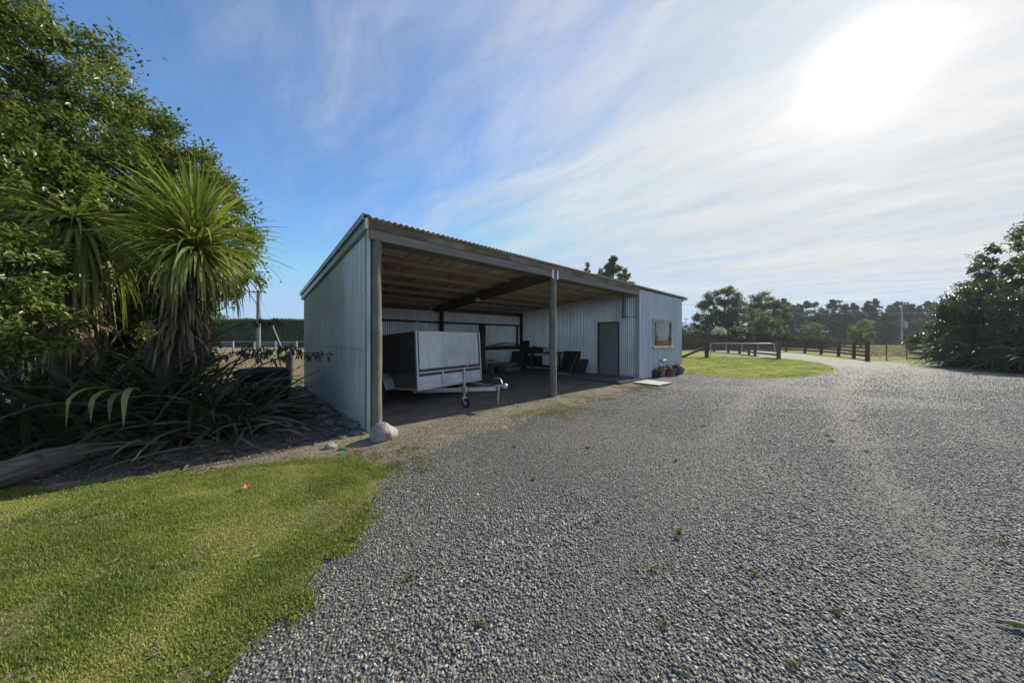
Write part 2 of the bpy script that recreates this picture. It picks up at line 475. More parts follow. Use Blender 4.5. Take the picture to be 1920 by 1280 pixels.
def crown_points(blobs, n, clump=0.35, clumps=120, shell=0.55):
    """leaf positions gathered in clumps over a set of ellipsoids (cx,cy,cz,rx,ry,rz)"""
    B = np.array(blobs, dtype=float)
    vol = (B[:, 3] * B[:, 4] * B[:, 5]) ** (2 / 3.)
    ci = RNG.choice(len(B), size=clumps, p=vol / vol.sum())
    d = rand_dirs(clumps)
    r = shell + (1 - shell) * RNG.random(clumps) ** 0.6
    r *= RNG.uniform(0.86, 1.08, clumps)
    C = B[ci, :3] + d * r[:, None] * B[ci, 3:]
    O = unit(d / B[ci, 3:])
    k = RNG.integers(0, clumps, n)
    sz = clump * RNG.uniform(0.6, 1.4, clumps)
    off = RNG.normal(size=(n, 3)) * sz[k][:, None] * np.array([0.5, 0.5, 0.38])
    return C[k] + off, O[k], k, C

def leaf_crown(name, blobs, n, size, mat, parent, clump=0.35, clumps=120, shell=0.55, aspect=0.45, droop=0.2, tintbase=0.45, zmin=None, cut=None):
    P, O, k, C = crown_points(blobs, n, clump, clumps, shell)
    if zmin is not None:
        ok = P[:, 2] > zmin; P = P[ok]; O = O[ok]; k = k[ok]
    if cut is not None:
        ok = cut(P); P = P[ok]; O = O[ok]; k = k[ok]
    n = len(P)
    D = unit(O * 0.7 + rand_dirs(n) * 0.9 + np.array([0, 0, -droop]))
    N = unit(O * 0.6 + np.array([0, 0, 0.8]) + rand_dirs(n) * 0.7)
    L = size * RNG.uniform(0.6, 1.3, n)
    V, Fa = leaves_np(P, D, N, L, L * aspect)
    ct = RNG.normal(0, 0.16, len(C))
    tint = np.clip(tintbase + ct[k] + RNG.normal(0, 0.17, n), 0, 1)
    me = mesh_np(name, V, Fa, np.repeat(tint, 4))
    return link(name, me, mat, parent), C

def branches(name, base, C, mat, parent, r0=0.12, fork=None, nmax=40, seed=1, stems=None):
    rs = random.Random(seed)
    m = MB()
    base = Vector(base)
    fork = Vector(fork) if fork is not None else base + Vector((0, 0, 1))
    stems = stems or [base]
    for s in stems:
        s = Vector(s)
        m.tube([s - Vector((0, 0, 0.05)), s.lerp(fork, 0.5) + Vector((rs.uniform(-.05, .05), rs.uniform(-.05, .05), 0)), fork], [r0 * 1.25, r0, r0 * 0.75], 8)
    idx = list(range(len(C))); rs.shuffle(idx)
    for i in idx[:nmax]:
        c = Vector(C[i])
        mid = fork.lerp(c, 0.5) + Vector((rs.uniform(-.2, .2), rs.uniform(-.2, .2), rs.uniform(-0.1, .3))) * (c - fork).length * 0.3
        m.tube([fork, mid, c], [r0 * 0.5, r0 * 0.28, r0 * 0.08], 5, False)
    return m.build(name, mat, parent, True)

def straps(base, az, el, length, width, droop, K=8, tw=None, fold=0.18):
    """long strap leaves; every argument is an array over the leaves"""
    n = len(az)
    ds = length / K
    P = base.copy(); e = el.copy()
    rings = []
    Hx = np.stack([np.cos(az), np.sin(az)], 1)
    Sx = np.stack([-np.sin(az), np.cos(az), np.zeros(n)], 1)
    tw = np.zeros(n) if tw is None else tw
    for i in range(K + 1):
        t = i / K
        D = np.concatenate([Hx * np.cos(e)[:, None], np.sin(e)[:, None]], 1)
        Up = np.cross(D, Sx)
        Up *= -np.sign(Up[:, 2:3] + 1e-6) * -1
        ww = width * (np.minimum(1, 0.45 + 2.2 * t) if t < 0.3 else 1.0) * (1 - max(0, (t - 0.35) / 0.65) ** 1.6 * 0.97)
        S2 = Sx * np.cos(tw * t)[:, None] + Up * np.sin(tw * t)[:, None]
        f = fold * (1 - 0.6 * t)
        rings.append(np.stack([P + S2 * ww[:, None] * 0.5 + Up * ww[:, None] * f, P, P - S2 * ww[:, None] * 0.5 + Up * ww[:, None] * f], 1))
        P = P + D * ds[:, None]
        e = e - droop * (0.4 + 1.2 * t) / K
        e = np.maximum(e, -1.5)
        low = P[:, 2] < 0.03
        P[low, 2] = 0.03 + RNG.random(low.sum()) * 0.03
        e[low] = np.maximum(e[low], 0.0)
    R = np.stack(rings, 1)                      # n, K+1, 3, 3
    V = R.reshape(-1, 3)
    per = (K + 1) * 3
    i0 = np.arange(n)[:, None] * per
    fs = []
    for i in range(K):
        for j in range(2):
            a = i * 3 + j
            fs.append(i0 + np.array([[a, a + 1, a + 4, a + 3]]))
    return V, np.concatenate(fs, 0), per

def strap_obj(name, parts, mat, parent=None, world=False):
    Vs = []; Fs = []; Ts = []; o = 0
    for V, Fa, per, tint in parts:
        Vs.append(V); Fs.append(Fa + o); Ts.append(np.repeat(tint, per)); o += len(V)
    me = mesh_np(name, np.concatenate(Vs), np.concatenate(Fs), np.clip(np.concatenate(Ts), 0, 1))
    return link(name, me, mat, parent, True)

# ------------------------------------------------------------------ ground sheets
from mathutils.geometry import delaunay_2d_cdt
def jag(poly, step=0.25, amp=0.06, seed=0, skip=()):
    rs = random.Random(seed)
    out = []
    n = len(poly)
    for i in range(n):
        a = Vector(poly[i][:2]); b = Vector(poly[(i + 1) % n][:2])
        L = (b - a).length
        k = 1 if i in skip else max(1, int(L / step))
        nrm = Vector((-(b - a).y, (b - a).x)).normalized() if L > 0 else Vector((0, 0))
        for j in range(k):
            p = a.lerp(b, j / k)
            if j or True:
                am = 0 if i in skip else amp
                p = p + nrm * (rs.uniform(-am, am) + am * sin(p.x * 3.1 + p.y * 2.3 + seed))
            out.append(p)
    return out

def sheet(name, poly, z, mat, label=None, kind='structure', step=0.25, amp=0.06, seed=0, skip=()):
    pts = jag(poly, step, amp, seed, skip)
    n = len(pts)
    vo, eo, fo, *_ = delaunay_2d_cdt(pts, [(i, (i + 1) % n) for i in range(n)], [], 1, 1e-5)
    me = bpy.data.meshes.new(name)
    me.from_pydata([(v.x, v.y, z) for v in vo], [], [tuple(f) for f in fo]); me.update()
    o = link(name, me, mat)
    if me.polygons and me.polygons[0].normal.z < 0:
        me.flip_normals()
    o['kind'] = kind
    if label: o['label'] = label
    return o, pts

def in_poly(x, y, poly):
    x = np.asarray(x); y = np.asarray(y)
    inside = np.zeros(x.shape, dtype=bool)
    n = len(poly); j = n - 1
    for i in range(n):
        xi, yi = poly[i][0], poly[i][1]; xj, yj = poly[j][0], poly[j][1]
        c = ((yi > y) != (yj > y)) & (x < (xj - xi) * (y - yi) / ((yj - yi) + 1e-12) + xi)
        inside ^= c; j = i
    return inside

def vnoise(x, y, scale, seed=0, octaves=3):
    out = np.zeros(len(x)); amp = 1.0; tot = 0
    for o in range(octaves):
        rs = np.random.default_rng(seed + o * 17)
        g_ = rs.random((256, 256))
        u = x * scale * 2 ** o + 91.7; v = y * scale * 2 ** o + 57.3
        i = np.floor(u).astype(int); j = np.floor(v).astype(int)
        fu = u - i; fv = v - j
        fu = fu * fu * (3 - 2 * fu); fv = fv * fv * (3 - 2 * fv)
        a = g_[i % 256, j % 256]; b = g_[(i + 1) % 256, j % 256]; c = g_[i % 256, (j + 1) % 256]; d = g_[(i + 1) % 256, (j + 1) % 256]
        out += amp * ((a * (1 - fu) + b * fu) * (1 - fv) + (c * (1 - fu) + d * fu) * fv)
        tot += amp; amp *= 0.55
    return out / tot

# shed frame
P1 = Vector((-2.31, 4.886, 0)); AZ = radians(47.9)
U = Vector((sin(AZ), cos(AZ), 0)); V_ = Vector((-cos(AZ), sin(AZ), 0))
def SW(s, v, z=0.0):
    p = P1 + U * s + V_ * v
    return Vector((p.x, p.y, z))
def sw2(s, v):
    p = SW(s, v); return (p.x, p.y)

# terrain
g = MB()
R_ = 900
g.add([(-R_, -60, -0.004), (R_, -60, -0.004), (R_, R_, -0.004), (-R_, R_, -0.004)], [(0, 1, 2, 3)])
g.add([(-R_, -R_, -0.006), (R_, -R_, -0.006), (R_, -60, -0.004), (-R_, -60, -0.004)], [(0, 1, 2, 3)])
ground = g.build('ground', M['g_field']); tag(ground, 'flat dry tan paddock reaching the horizon', kind='structure')

GRAVEL = [(-0.7, -9), (-1.25, 0.9), (-1.24, 1.77), (-1.28, 2.3), (-1.28, 2.8), (-1.4, 3.25), (-1.5, 3.9), (-1.4, 4.6), (-0.2, 5.6), (1.5, 7.0), (3.2, 8.6), sw2(9.4, -0.3), sw2(14.2, 0.1),
          (9, 17), (14, 21), (19.9, 23.4), (21.9, 26.6), (23.6, 30.8), (24.7, 35), (25.1, 40), (24.4, 44.5), (22.9, 49), (19.5, 55), (25, 60), (29, 53), (31.3, 48.4), (32.5, 43.8), (32.6, 39.5), (31.7, 35.4),
          (29.9, 31.2), (27.0, 26.8), (25.0, 23.0), (25.4, 19.3), (24.6, 17.3), (22.0, 13.6), (20.6, 12.0), (20.0, 8), (20, -9)]
gravel_o, GRAVEL_J = sheet('gravel_yard', GRAVEL, 0.004, M['g_gravel'], 'grey gravel yard and drive', step=0.22, amp=0.07, seed=3)
DIRT = [(-9, 2.95), (-4.66, 2.85), (-3.45, 3.42), (-3.01, 3.6), (-2.61, 3.74), (-2.07, 3.70), (-1.5, 3.45), (-1.25, 3.75), (-0.9, 4.3), (-0.1, 5.2), (0.55, 6.0), (1.4, 6.9), (2.3, 7.7), (3.2, 8.75), (3.95, 9.6), (4.6, 10.6),
        sw2(9.6, -0.1), sw2(12.4, -0.35), sw2(14.0, -0.2), sw2(14.0, 7.2), sw2(-2.2, 8.6), (-12, 9.6)]
dirt_o, DIRT_J = sheet('dirt_ground', DIRT, 0.008, M['g_dirt'], 'brown dirt strip with moss along the shed', step=0.2, amp=0.08, seed=5)
FLOOR = [sw2(0.02, 0.15), sw2(9.36, 0.15), sw2(9.36, 6.18), sw2(0.02, 6.18)]
floor_o, _ = sheet('shed_floor', FLOOR, 0.012, M['g_floor'], 'dark earth floor inside the open bays', step=0.3, amp=0.0, seed=6)
BED = [(-9, 3.05), (-5.0, 3.05), (-3.9, 3.45), (-3.1, 3.85), (-2.75, 4.35), sw2(-0.1, 0.4), sw2(-0.08, 6.1), sw2(-1.4, 6.6), (-7.6, 8.6), (-10, 8.6)]
bed_o, _ = sheet('planting_bed', BED, 0.012, M['g_bed'], 'dark littered earth under the flax and cabbage trees', step=0.2, amp=0.06, seed=8)
LAWN = [(-0.75, -6), (-1.22, 0.6), (-1.26, 1.33), (-1.24, 1.77), (-1.30, 2.29), (-1.30, 2.81), (-1.45, 3.22), (-1.75, 3.5), (-2.07, 3.66), (-2.61, 3.70), (-3.01, 3.55), (-3.45, 3.38), (-4.24, 3.12), (-4.75, 2.9), (-9, 2.9), (-9, -6)]
lawn_o, LAWN_J = sheet('lawn', LAWN, 0.014, M['g_lawn'], 'mown green lawn in the near left corner', step=0.1, amp=0.035, seed=9)
def world_of(x, y):
    d = 570 * CAMH / (y - HORI)
    return (px(x, d), d)
FAR = [world_of(1262, 699)] + [world_of(*p) for p in ((1300, 702), (1340, 705.5), (1385, 708.5), (1430, 709.3), (1480, 708), (1520, 705), (1552, 699.5), (1568, 693), (1560, 687), (1540, 681), (1505, 675.5))] + [(20.9, 23.4), (20.1, 24), (22.6, 30.8), (23.7, 35), (24.0, 40), (23.2, 44), (21.5, 48), (18, 52), (8, 40), sw2(15, 9), sw2(13.8, 3)]
far_o, _ = sheet('lawn', FAR, 0.014, M['g_farlawn'], 'sunlit rounded lawn beside the metal gate', step=0.3, amp=0.05, seed=12)
VERGE = [(24.75, 19.6), (25.0, 23.1), (26.7, 26.6), (29.6, 31.0), (31.5, 35.4), (32.3, 39.5), (32.2, 43.8), (31.0, 48.2), (28.7, 53), (24.5, 60), (27, 61), (31, 54), (33.5, 49), (35, 44), (35.2, 39.4), (34.3, 34.8), (32.6, 30.2), (29.8, 25.9), (34, 26.2), (42, 28), (42, 17), (27.6, 13.5), (22.6, 11.0), (21.2, 12.0), (22.6, 13.6), (24.7, 16.4)]
verge_o, _ = sheet('grass_verge', VERGE, 0.010, M['g_farlawn'], 'green verge beside the drive along the rail fence', step=0.4, amp=0.08, seed=13)
sheet('grass_verge', [sw2(-0.6, 6.3), (-6.2, 9.3), (-9, 9.0), (-13, 9.6), (-14, 12.2), (-8, 12), sw2(1, 9.4)], 0.016, M['g_lawn'], 'rough green grass strip behind the shed corner', step=0.3, amp=0.12, seed=14)

# hills far behind
def hill_range(name, pts, y0, dep, label):
    m = MB()
    rs = random.Random(5)
    n = len(pts)
    vs = [(x, y0, 0) for x, h in pts] + [(x, y0 + dep * 0.5, h) for x, h in pts] + [(x, y0 + dep, 0) for x, h in pts]
    fs = []
    for i in range(n - 1):
        fs += [(i, i + 1, n + i + 1, n + i), (n + i, n + i + 1, 2 * n + i + 1, 2 * n + i)]
    m.add(vs, fs)
    o = m.build(name, M['g_hill'], None, True); tag(o, label, kind='structure')
def ridge(x0, x1, d, base, seed, amp):
    rs = random.Random(seed); out = []
    ph = [rs.uniform(0, 6) for _ in range(6)]
    for i in range(90):
        t = i / 89
        h = base + amp * sum(sin(t * (5 + 6 * k) * 2 + ph[k]) / (1 + k) for k in range(6))
        out.append((x0 + (x1 - x0) * t, min(21.5, max(2, h - 3)) * min(1, 8 * t, 8 * (1 - t))))
    return out
hill_range('hills', ridge(px(300, 420), px(700, 420), 420, 24, 4, 4.5), 420, 160, 'faint blue hills beyond the hedge')
hill_range('hills', ridge(px(1180, 420), px(1380, 420), 420, 27, 9, 4.5), 420, 160, 'faint blue mountain right of the shed')

# ------------------------------------------------------------------ the shed
shed = empty('open_farm_shed', P1, (0, 0, pi / 2 - AZ))
tag(shed, 'long corrugated iron lean-to shed with two open bays and an enclosed room', 'shed')
LEN, DEP = 13.6, 6.22
HF, HB = 3.40, 2.90
def zr(v):
    return HF + (HB - HF) * v / DEP

def corr_wall(name, a, b, z0, ztop, mat, parent, nrm, openings=(), pitch=0.076, amp=0.0085, laps=()):
    """vertical corrugated sheet from a to b (local s,v); ztop(t) gives the top height"""
    a = Vector((a[0], a[1], 0)); b = Vector((b[0], b[1], 0))
    L = (b - a).length; d = (b - a) / L; n = Vector((nrm[0], nrm[1], 0))
    per = 8
    k = int(L / pitch * per) + 1
    vs = []; fs = []
    cols = [min(L, i * pitch / per) for i in range(k + 1)]
    zs_all = sorted(set([0.0, 1.0]))
    def prof(x): return amp * cos(2 * pi * x / pitch)
    def strip(x0, x1, f0, f1, step=0.0):
        b0 = len(vs)
        xs = [x0] + [c for c in cols if x0 + 1e-4 < c < x1 - 1e-4] + [x1]
        for x in xs:
            p = a + d * x + n * (prof(x) + step)
            vs.append((p.x, p.y, f0(x))); vs.append((p.x, p.y, f1(x)))
        for i in range(len(xs) - 1):
            q = b0 + 2 * i
            fs.append((q, q + 2, q + 3, q + 1))
    edges = [0.0]
    ops = sorted(openings)
    cur = 0.0
    levels = [z0] + list(laps)
    def seg(x0, x1, lo, hi):
        # split by laps: each higher sheet stands 2 mm proud of the one below
        lv = [lo(0) if not callable(lo) else None]
        prev = lo
        for i, zl in enumerate(laps):
            if zl > lo(x0) + 0.02 and zl < min(hi(x0), hi(x1)) - 0.02:
                strip(x0, x1, prev, (lambda z: (lambda x: z + 0.03))(zl), 0.002 * i)
                prev = (lambda z: (lambda x: z))(zl)
                idx = i + 1
            elif zl <= lo(x0) + 0.02:
                idx = i + 1
        st = 0.002 * sum(1 for zl in laps if zl > lo(x0) - 0.001 and zl < hi(x0)) + 0.0
        st = 0.002 * sum(1 for zl in laps if zl < min(hi(x0), hi(x1)) - 0.02)
        strip(x0, x1, prev, hi, st)
    for (x0, x1, w0, w1) in ops:
        if x0 > cur: seg(cur, x0, lambda x: z0, ztop)
        if w0 > z0 + 0.01: seg(x0, x1, lambda x: z0, (lambda w: (lambda x: w))(w0))
        seg(x0, x1, (lambda w: (lambda x: w))(w1), ztop)
        cur = x1
    if cur < L: seg(cur, L, lambda x: z0, ztop)
    me = bpy.data.meshes.new(name); me.from_pydata(vs, [], fs); me.update()
    return link(name, me, mat, parent, True)

side = corr_wall('side_wall', (0, -0.02), (0, DEP), 0.0, lambda x: zr(x) - 0.05, M['wall'], shed, (-1, 0), laps=(1.32, 2.22), amp=0.016)
corr_wall('back_wall', (0.02, DEP), (LEN, DEP), 0.02, lambda x: HB - 0.03, M['wall_in'], shed, (0, 1), laps=(1.9,), amp=0.015)
corr_wall('end_wall', (LEN, 0.01), (LEN, DEP), 0.0, lambda x: zr(x) - 0.05, M['wall'], shed, (1, 0))
corr_wall('partition_wall', (9.39, 0.02), (9.39, DEP - 0.02), 0.04, lambda x: zr(x) - 0.03, M['wall_in'], shed, (-1, 0), openings=((0.8, 1.66, 0.05, 2.16),), amp=0.018)
corr_wall('front_wall', (9.42, -0.03), (LEN, -0.03), 0.02, lambda x: HF - 0.06, M['wall_front'], shed, (0, -1), openings=((1.10, 2.93, 1.22, 2.28),), laps=(2.02,), amp=0.012)

# nail rows of the side wall laps
nm = MB()
for zl in (1.335, 2.235):
    for i in range(0, 82, 3):
        y = i * 0.076
        if y < DEP: nm.box(-0.024, -0.014, y - 0.011, y + 0.011, zl - 0.010, zl + 0.010)
_b = bmesh.new(); _b.from_mesh(side.data); _nf = len(_b.faces)
_vs = [_b.verts.new(v) for v in nm.v]
for f in nm.f:
    _f = _b.faces.new([_vs[i] for i in f]); _f.material_index = 1
_b.to_mesh(side.data); _b.free(); side.data.materials.append(M['rafter'])
# roof sheet: corrugations run along v
def roof_sheet():
    vs = []; fs = []
    s0, s1 = -0.05, LEN + 0.06
    pitch, amp, per = 0.1, 0.013, 8
    k = int((s1 - s0) / pitch * per)
    vv = [-0.09, 1.0, 2.6, 4.4, DEP + 0.12]
    for th in (0.0, 0.006):
        for j, v in enumerate(vv):
            for i in range(k + 1):
                s = s0 + i * pitch / per
                vs.append((s, v, zr(v) + 0.035 + th + amp * cos(2 * pi * s / pitch)))
    W = k + 1; H = len(vv)
    for j in range(H - 1):
        for i in range(k):
            a = j * W + i
            fs.append((a, a + W, a + W + 1, a + 1))
            b = a + W * H
            fs.append((b, b + 1, b + W + 1, b + W))
    for i in range(k):      # front and back edges
        a = i; b = i + W * H
        fs.append((a, a + 1, b + 1, b))
        a = (H - 1) * W + i; b = a + W * H
        fs.append((a + 1, a, b, b + 1))
    me = bpy.data.meshes.new('roof'); me.from_pydata(vs, [], fs); me.update()
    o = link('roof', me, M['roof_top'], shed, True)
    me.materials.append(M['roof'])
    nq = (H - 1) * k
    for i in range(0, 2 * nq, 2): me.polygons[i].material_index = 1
    return o
roof_sheet()
# barge flashings left and right, with the white cover strip
def sloped(mb, s0, s1, v0, v1, dz0, dz1):
    vs = []
    for v in (v0, v1):
        for s in (s0, s1):
            for dz in (dz0, dz1):
                vs.append((s, v, zr(v) + dz))
    mb.add(vs, [(0, 1, 3, 2), (4, 6, 7, 5), (0, 2, 6, 4), (1, 5, 7, 3), (0, 4, 5, 1), (2, 3, 7, 6)])
for sgn, s0 in ((-1, -0.03), (1, LEN + 0.03)):
    m = MB()
    a, b = sorted((s0, s0 + sgn * 0.05))
    sloped(m, a, b, -0.10, DEP + 0.08, -0.17, -0.005)
    m.build('barge_board', M['flash'], shed, False)
    m = MB()
    a, b = sorted((s0 - sgn * 0.03, s0 + sgn * 0.085))
    sloped(m, a, b, -0.10, DEP + 0.13, 0.050, 0.066)
    a, b = sorted((s0 + sgn * 0.07, s0 + sgn * 0.085))
    sloped(m, a, b, -0.10, DEP + 0.13, -0.035, 0.05)
    m.build('barge_flashing', M['flash'], shed, False)
# corner flashing
MB().box(-0.026, 0.02, -0.042, -0.03, 0.0, HF - 0.1).box(-0.034, -0.026, -0.042, 0.06, 0, HF - 0.1).build('corner_flashing', M['flash'], shed)
MB().box(9.33, 9.46, -0.062, -0.050, 0.0, HF - 0.1).box(9.33, 9.342, -0.05, 0.06, 0, HF - 0.1).build('corner_flashing', M['wall_front'], shed)
# front beams
MB().box(0.0, 4.47, -0.075, -0.025, 3.10, 3.25).build('front_beam', M['beam'], shed, bevel=0.004)
MB().box(4.67, 9.32, -0.075, -0.025, 3.10, 3.25).build('front_beam', M['beam'], shed, bevel=0.004)
MB().box(-0.02, 9.45, -0.06, 0.0, 3.26, 3.385).build('fascia_board', M['beam_dark'], shed, bevel=0.003)
MB().box(0.1, 4.45, 0.10, 0.62, 3.205, 3.225).build('soffit_board', M['beam'], shed)
MB().box(4.68, 9.3, 0.10, 0.62, 3.205, 3.225).build('soffit_board', M['beam'], shed)
mb = MB()
for s in (4.44, 4.62):
    mb.box(s, s + 0.06, -0.081, -0.0755, 3.06, 3.30)
mb.build('beam_bracket', M['steel'], shed)
# posts
def round_post(s, v, r, z1, mat, name='post', z0=-0.1):
    m = MB()
    rs = random.Random(int(s * 31 + v * 7))
    pts = []
    for i in range(9):
        t = i / 8
        pts.append((s + rs.uniform(-.006, .006), v + rs.uniform(-.006, .006), z0 + (z1 - z0) * t))
    m.tube(pts, [r * (1.04 - 0.1 * i / 8) for i in range(9)], 18)
    return m.build(name, mat, shed, True)
round_post(0.125, 0.02, 0.09, 3.12, M['post'])
round_post(4.57, 0.02, 0.095, 3.26, M['post'])
round_post(4.71, DEP - 0.12, 0.09, HB - 0.1, M['post_dark'])
round_post(0.15, DEP - 0.12, 0.09, HB - 0.1, M['post_dark'])
MB().box(6.66, 6.88, DEP - 0.24, DEP - 0.06, 0, 2.2).build('post', M['post_red'], shed, bevel=0.006)
MB().box(9.20, 9.30, DEP - 0.2, DEP - 0.08, 0, HB - 0.05).build('post', M['post_dark'], shed, bevel=0.005)
MB().box(8.94, 9.02, DEP - 0.16, DEP - 0.08, 1.1, 2.15).build('stud', M['post_dark'], shed)
# purlins (on edge, 50 x 150) and rafters under them
for i, v in enumerate([0.66, 1.56, 2.46, 3.36, 4.26, 5.16, 6.0]):
    for (a, b) in ((0.03, 4.44), (4.70, 9.33)):
        MB().box(a, b, v - 0.025, v + 0.025, zr(v) - 0.095, zr(v) + 0.015).build('purlin', M['purlin'], shed)
def rafter(s0, s1, v0=0.1, v1=DEP - 0.05):
    m = MB()
    vs = []
    for v in (v0, v1):
        for s in (s0, s1):
            vs.append((s, v, zr(v) - 0.30)); vs.append((s, v, zr(v) - 0.03))
    m.add(vs, [(0, 1, 3, 2), (4, 6, 7, 5), (0, 2, 6, 4), (1, 5, 7, 3), (0, 4, 5, 1), (2, 3, 7, 6)])
    return m.build('rafter', M['rafter'], shed)
rafter(4.455, 4.505); rafter(4.64, 4.69); rafter(0.04, 0.09, 0.2)
# girts on the back wall and the inside of the side wall
MB().box(0.1, 9.36, DEP - 0.1, DEP - 0.012, 2.16, 2.24).build('girt', M['post_dark'], shed)
MB().box(0.1, 6.6, DEP - 0.1, DEP - 0.012, 1.05, 1.13).build('girt', M['post_dark'], shed)
MB().box(6.95, 9.2, DEP - 0.32, DEP - 0.24, 1.07, 1.17).build('shelf_rail', M['post_dark'], shed)
MB().box(6.95, 9.2, DEP - 0.12, DEP - 0.012, 1.00, 1.06).build('girt', M['post_dark'], shed)
MB().box(0.1, 9.3, DEP - 0.12, DEP - 0.014, HB - 0.24, HB - 0.06).build('wall_plate', M['rafter'], shed)
MB().box(0.02, 0.07, 0.2, DEP - 0.2, 1.25, 1.33).build('girt', M['post_dark'], shed)
MB().box(0.02, 0.07, 0.2, DEP - 0.2, 2.15, 2.23).build('girt', M['post_dark'], shed)
MB().bar((2.3, DEP - 0.16, 0.9), (4.3, DEP - 0.16, 2.82), 0.03, 0.012, (0, 1, 0)).build('brace_strap', M['steel'], shed)
# hanging short post + bracket in front of the partition
round_post(9.16, 0.46, 0.055, 3.2, M['beam'], 'hanging_post', 2.28)
MB().tube([(9.16, 0.42, 2.34), (9.16, -0.02, 2.31)], 0.012, 6).build('bracket_arm', M['wire'], shed)
# door
dr = MB().box(9.345, 9.375, 0.80, 1.60, 0.07, 2.13).build('door', M['door'], shed, bevel=0.004)
MB().tube([(9.335, 1.52, 1.05), (9.28, 1.52, 1.05), (9.28, 1.42, 1.05)], 0.011, 8).box(9.335, 9.344, 1.49, 1.55, 0.97, 1.13).build('door_handle', M['wire'], dr)
MB().box(9.34, 9.42, 1.602, 1.67, 0.05, 2.19).box(9.34, 9.42, 0.76, 0.798, 0.05, 2.19).box(9.34, 9.42, 0.799, 1.601, 2.133, 2.19).build('door_frame', M['doorframe'], shed)
# window of the room
wx0, wx1, wz0, wz1 = 10.52, 12.35, 1.22, 2.28
wn = MB().box(wx0 - 0.05, wx0 + 0.03, -0.085, 0.05, wz0, wz1).box(wx1 - 0.03, wx1 + 0.05, -0.085, 0.05, wz0, wz1) \
    .box(wx0 + 0.031, wx1 - 0.031, -0.08, 0.05, wz1 - 0.09, wz1 - 0.002).build('window', M['winframe'], shed, bevel=0.004)
MB().box(wx0 - 0.09, wx1 + 0.09, -0.15, 0.03, wz0 - 0.08, wz0 + 0.0).build('window_sill', M['winframe'], wn, bevel=0.004)
MB().box(wx0 - 0.09, wx1 + 0.09, -0.13, 0.0, wz1 + 0.0, wz1 + 0.02).build('window_head_flashing', M['flash'], wn)
gm = bpy.data.materials.new('window_glass'); nt = NT(gm)
gl = nt.a('ShaderNodeBsdfGlossy'); gl.inputs['Roughness'].default_value = 0.02; gl.inputs['Color'].default_value = (0.9, 0.9, 0.9, 1)
tr = nt.a('ShaderNodeBsdfTransparent'); tr.inputs['Color'].default_value = (0.75, 0.72, 0.65, 1)
fr = nt.a('ShaderNodeFresnel'); fr.inputs['IOR'].default_value = 1.5
mx = nt.a('ShaderNodeMixShader'); nt.l(math_(nt, 'MULTIPLY', fr.outputs[0], 0.85, True), mx.inputs[0]); nt.l(tr.outputs[0], mx.inputs[1]); nt.l(gl.outputs[0], mx.inputs[2])
oo = nt.a('ShaderNodeOutputMaterial'); nt.l(mx.outputs[0], oo.inputs['Surface'])
MB().box(wx0 + 0.031, wx1 - 0.031, -0.03, -0.026, wz0 + 0.002, wz1 - 0.092).build('window_pane', gm, wn)
# inside the room: a lining and a shelf that the window shows
MB().box(9.8, 13.3, 1.9, 1.95, 0.1, 2.7).build('room_lining', M['purlin'], shed)
MB().box(10.9, 12.9, 1.5, 1.88, 1.75, 1.79).build('room_shelf', M['pallet'], shed)
# end gutter piece
MB().box(LEN + 0.03, LEN + 0.17, -0.22, -0.12, HF - 0.12, HF + 0.02).build('gutter_end', M['flash'], shed)
MB().box(9.47, LEN + 0.02, -0.13, -0.115, HF - 0.02, HF + 0.02).build('room_fascia', M['beam_dark'], shed)
# pendant lamp
lp = MB().lathe([(0.02, 0.11), (0.045, 0.09), (0.07, 0.05), (0.15, 0.0), (0.145, -0.005), (0.06, 0.035), (0.03, 0.06)], 20, Matrix.Translation((4.38, 3.1, 2.78))).build('lamp_shade', M['lampwhite'], shed, True)
MB().tube([(4.38, 3.1, 2.88), (4.38, 3.1, 3.0), (4.46, 3.1, 3.02)], 0.012, 6).build('lamp_stem', M['wire'], lp)
MB().lathe([(0.001, -0.05), (0.03, -0.03), (0.035, 0.0), (0.02, 0.04)], 12, Matrix.Translation((4.38, 3.1, 2.79))).build('bulb', M['lampwhite'], lp, True)

# deck outside the door
dk = empty('timber_deck', SW(8.6, 2.2), (0, 0, pi / 2 - AZ)); tag(dk, 'low brown timber deck in front of the grey door', 'deck')
for i in range(12):
    s = -0.75 + i * 0.126
    MB().box(s, s + 0.118, -2.3, 2.6, 0.075, 0.1).build('deck_board', M['deck'], dk, bevel=0.003)
MB().box(-0.76, 0.73, -2.345, -2.305, 0.0, 0.098).build('deck_edge', M['deck'], dk)
MB().box(-0.80, -0.765, -2.345, 2.6, 0.0, 0.09).build('deck_edge', M['deck'], dk)
# pale board outside
pb = empty('slatted_mat', (4.72, 10.22, 0.0), (0, 0, radians(38))); tag(pb, 'bleached slatted board lying on gravel by the deck', 'board')
for i in range(5):
    MB().box(-0.46, 0.46, -0.44 + i * 0.18, -0.27 + i * 0.18, 0.035, 0.06).build('slat', M['pallet'], pb, bevel=0.003)
MB().box(-0.40, -0.32, -0.44, 0.44, 0.008, 0.034).box(0.32, 0.40, -0.44, 0.44, 0.008, 0.034).build('batten', M['pallet'], pb)

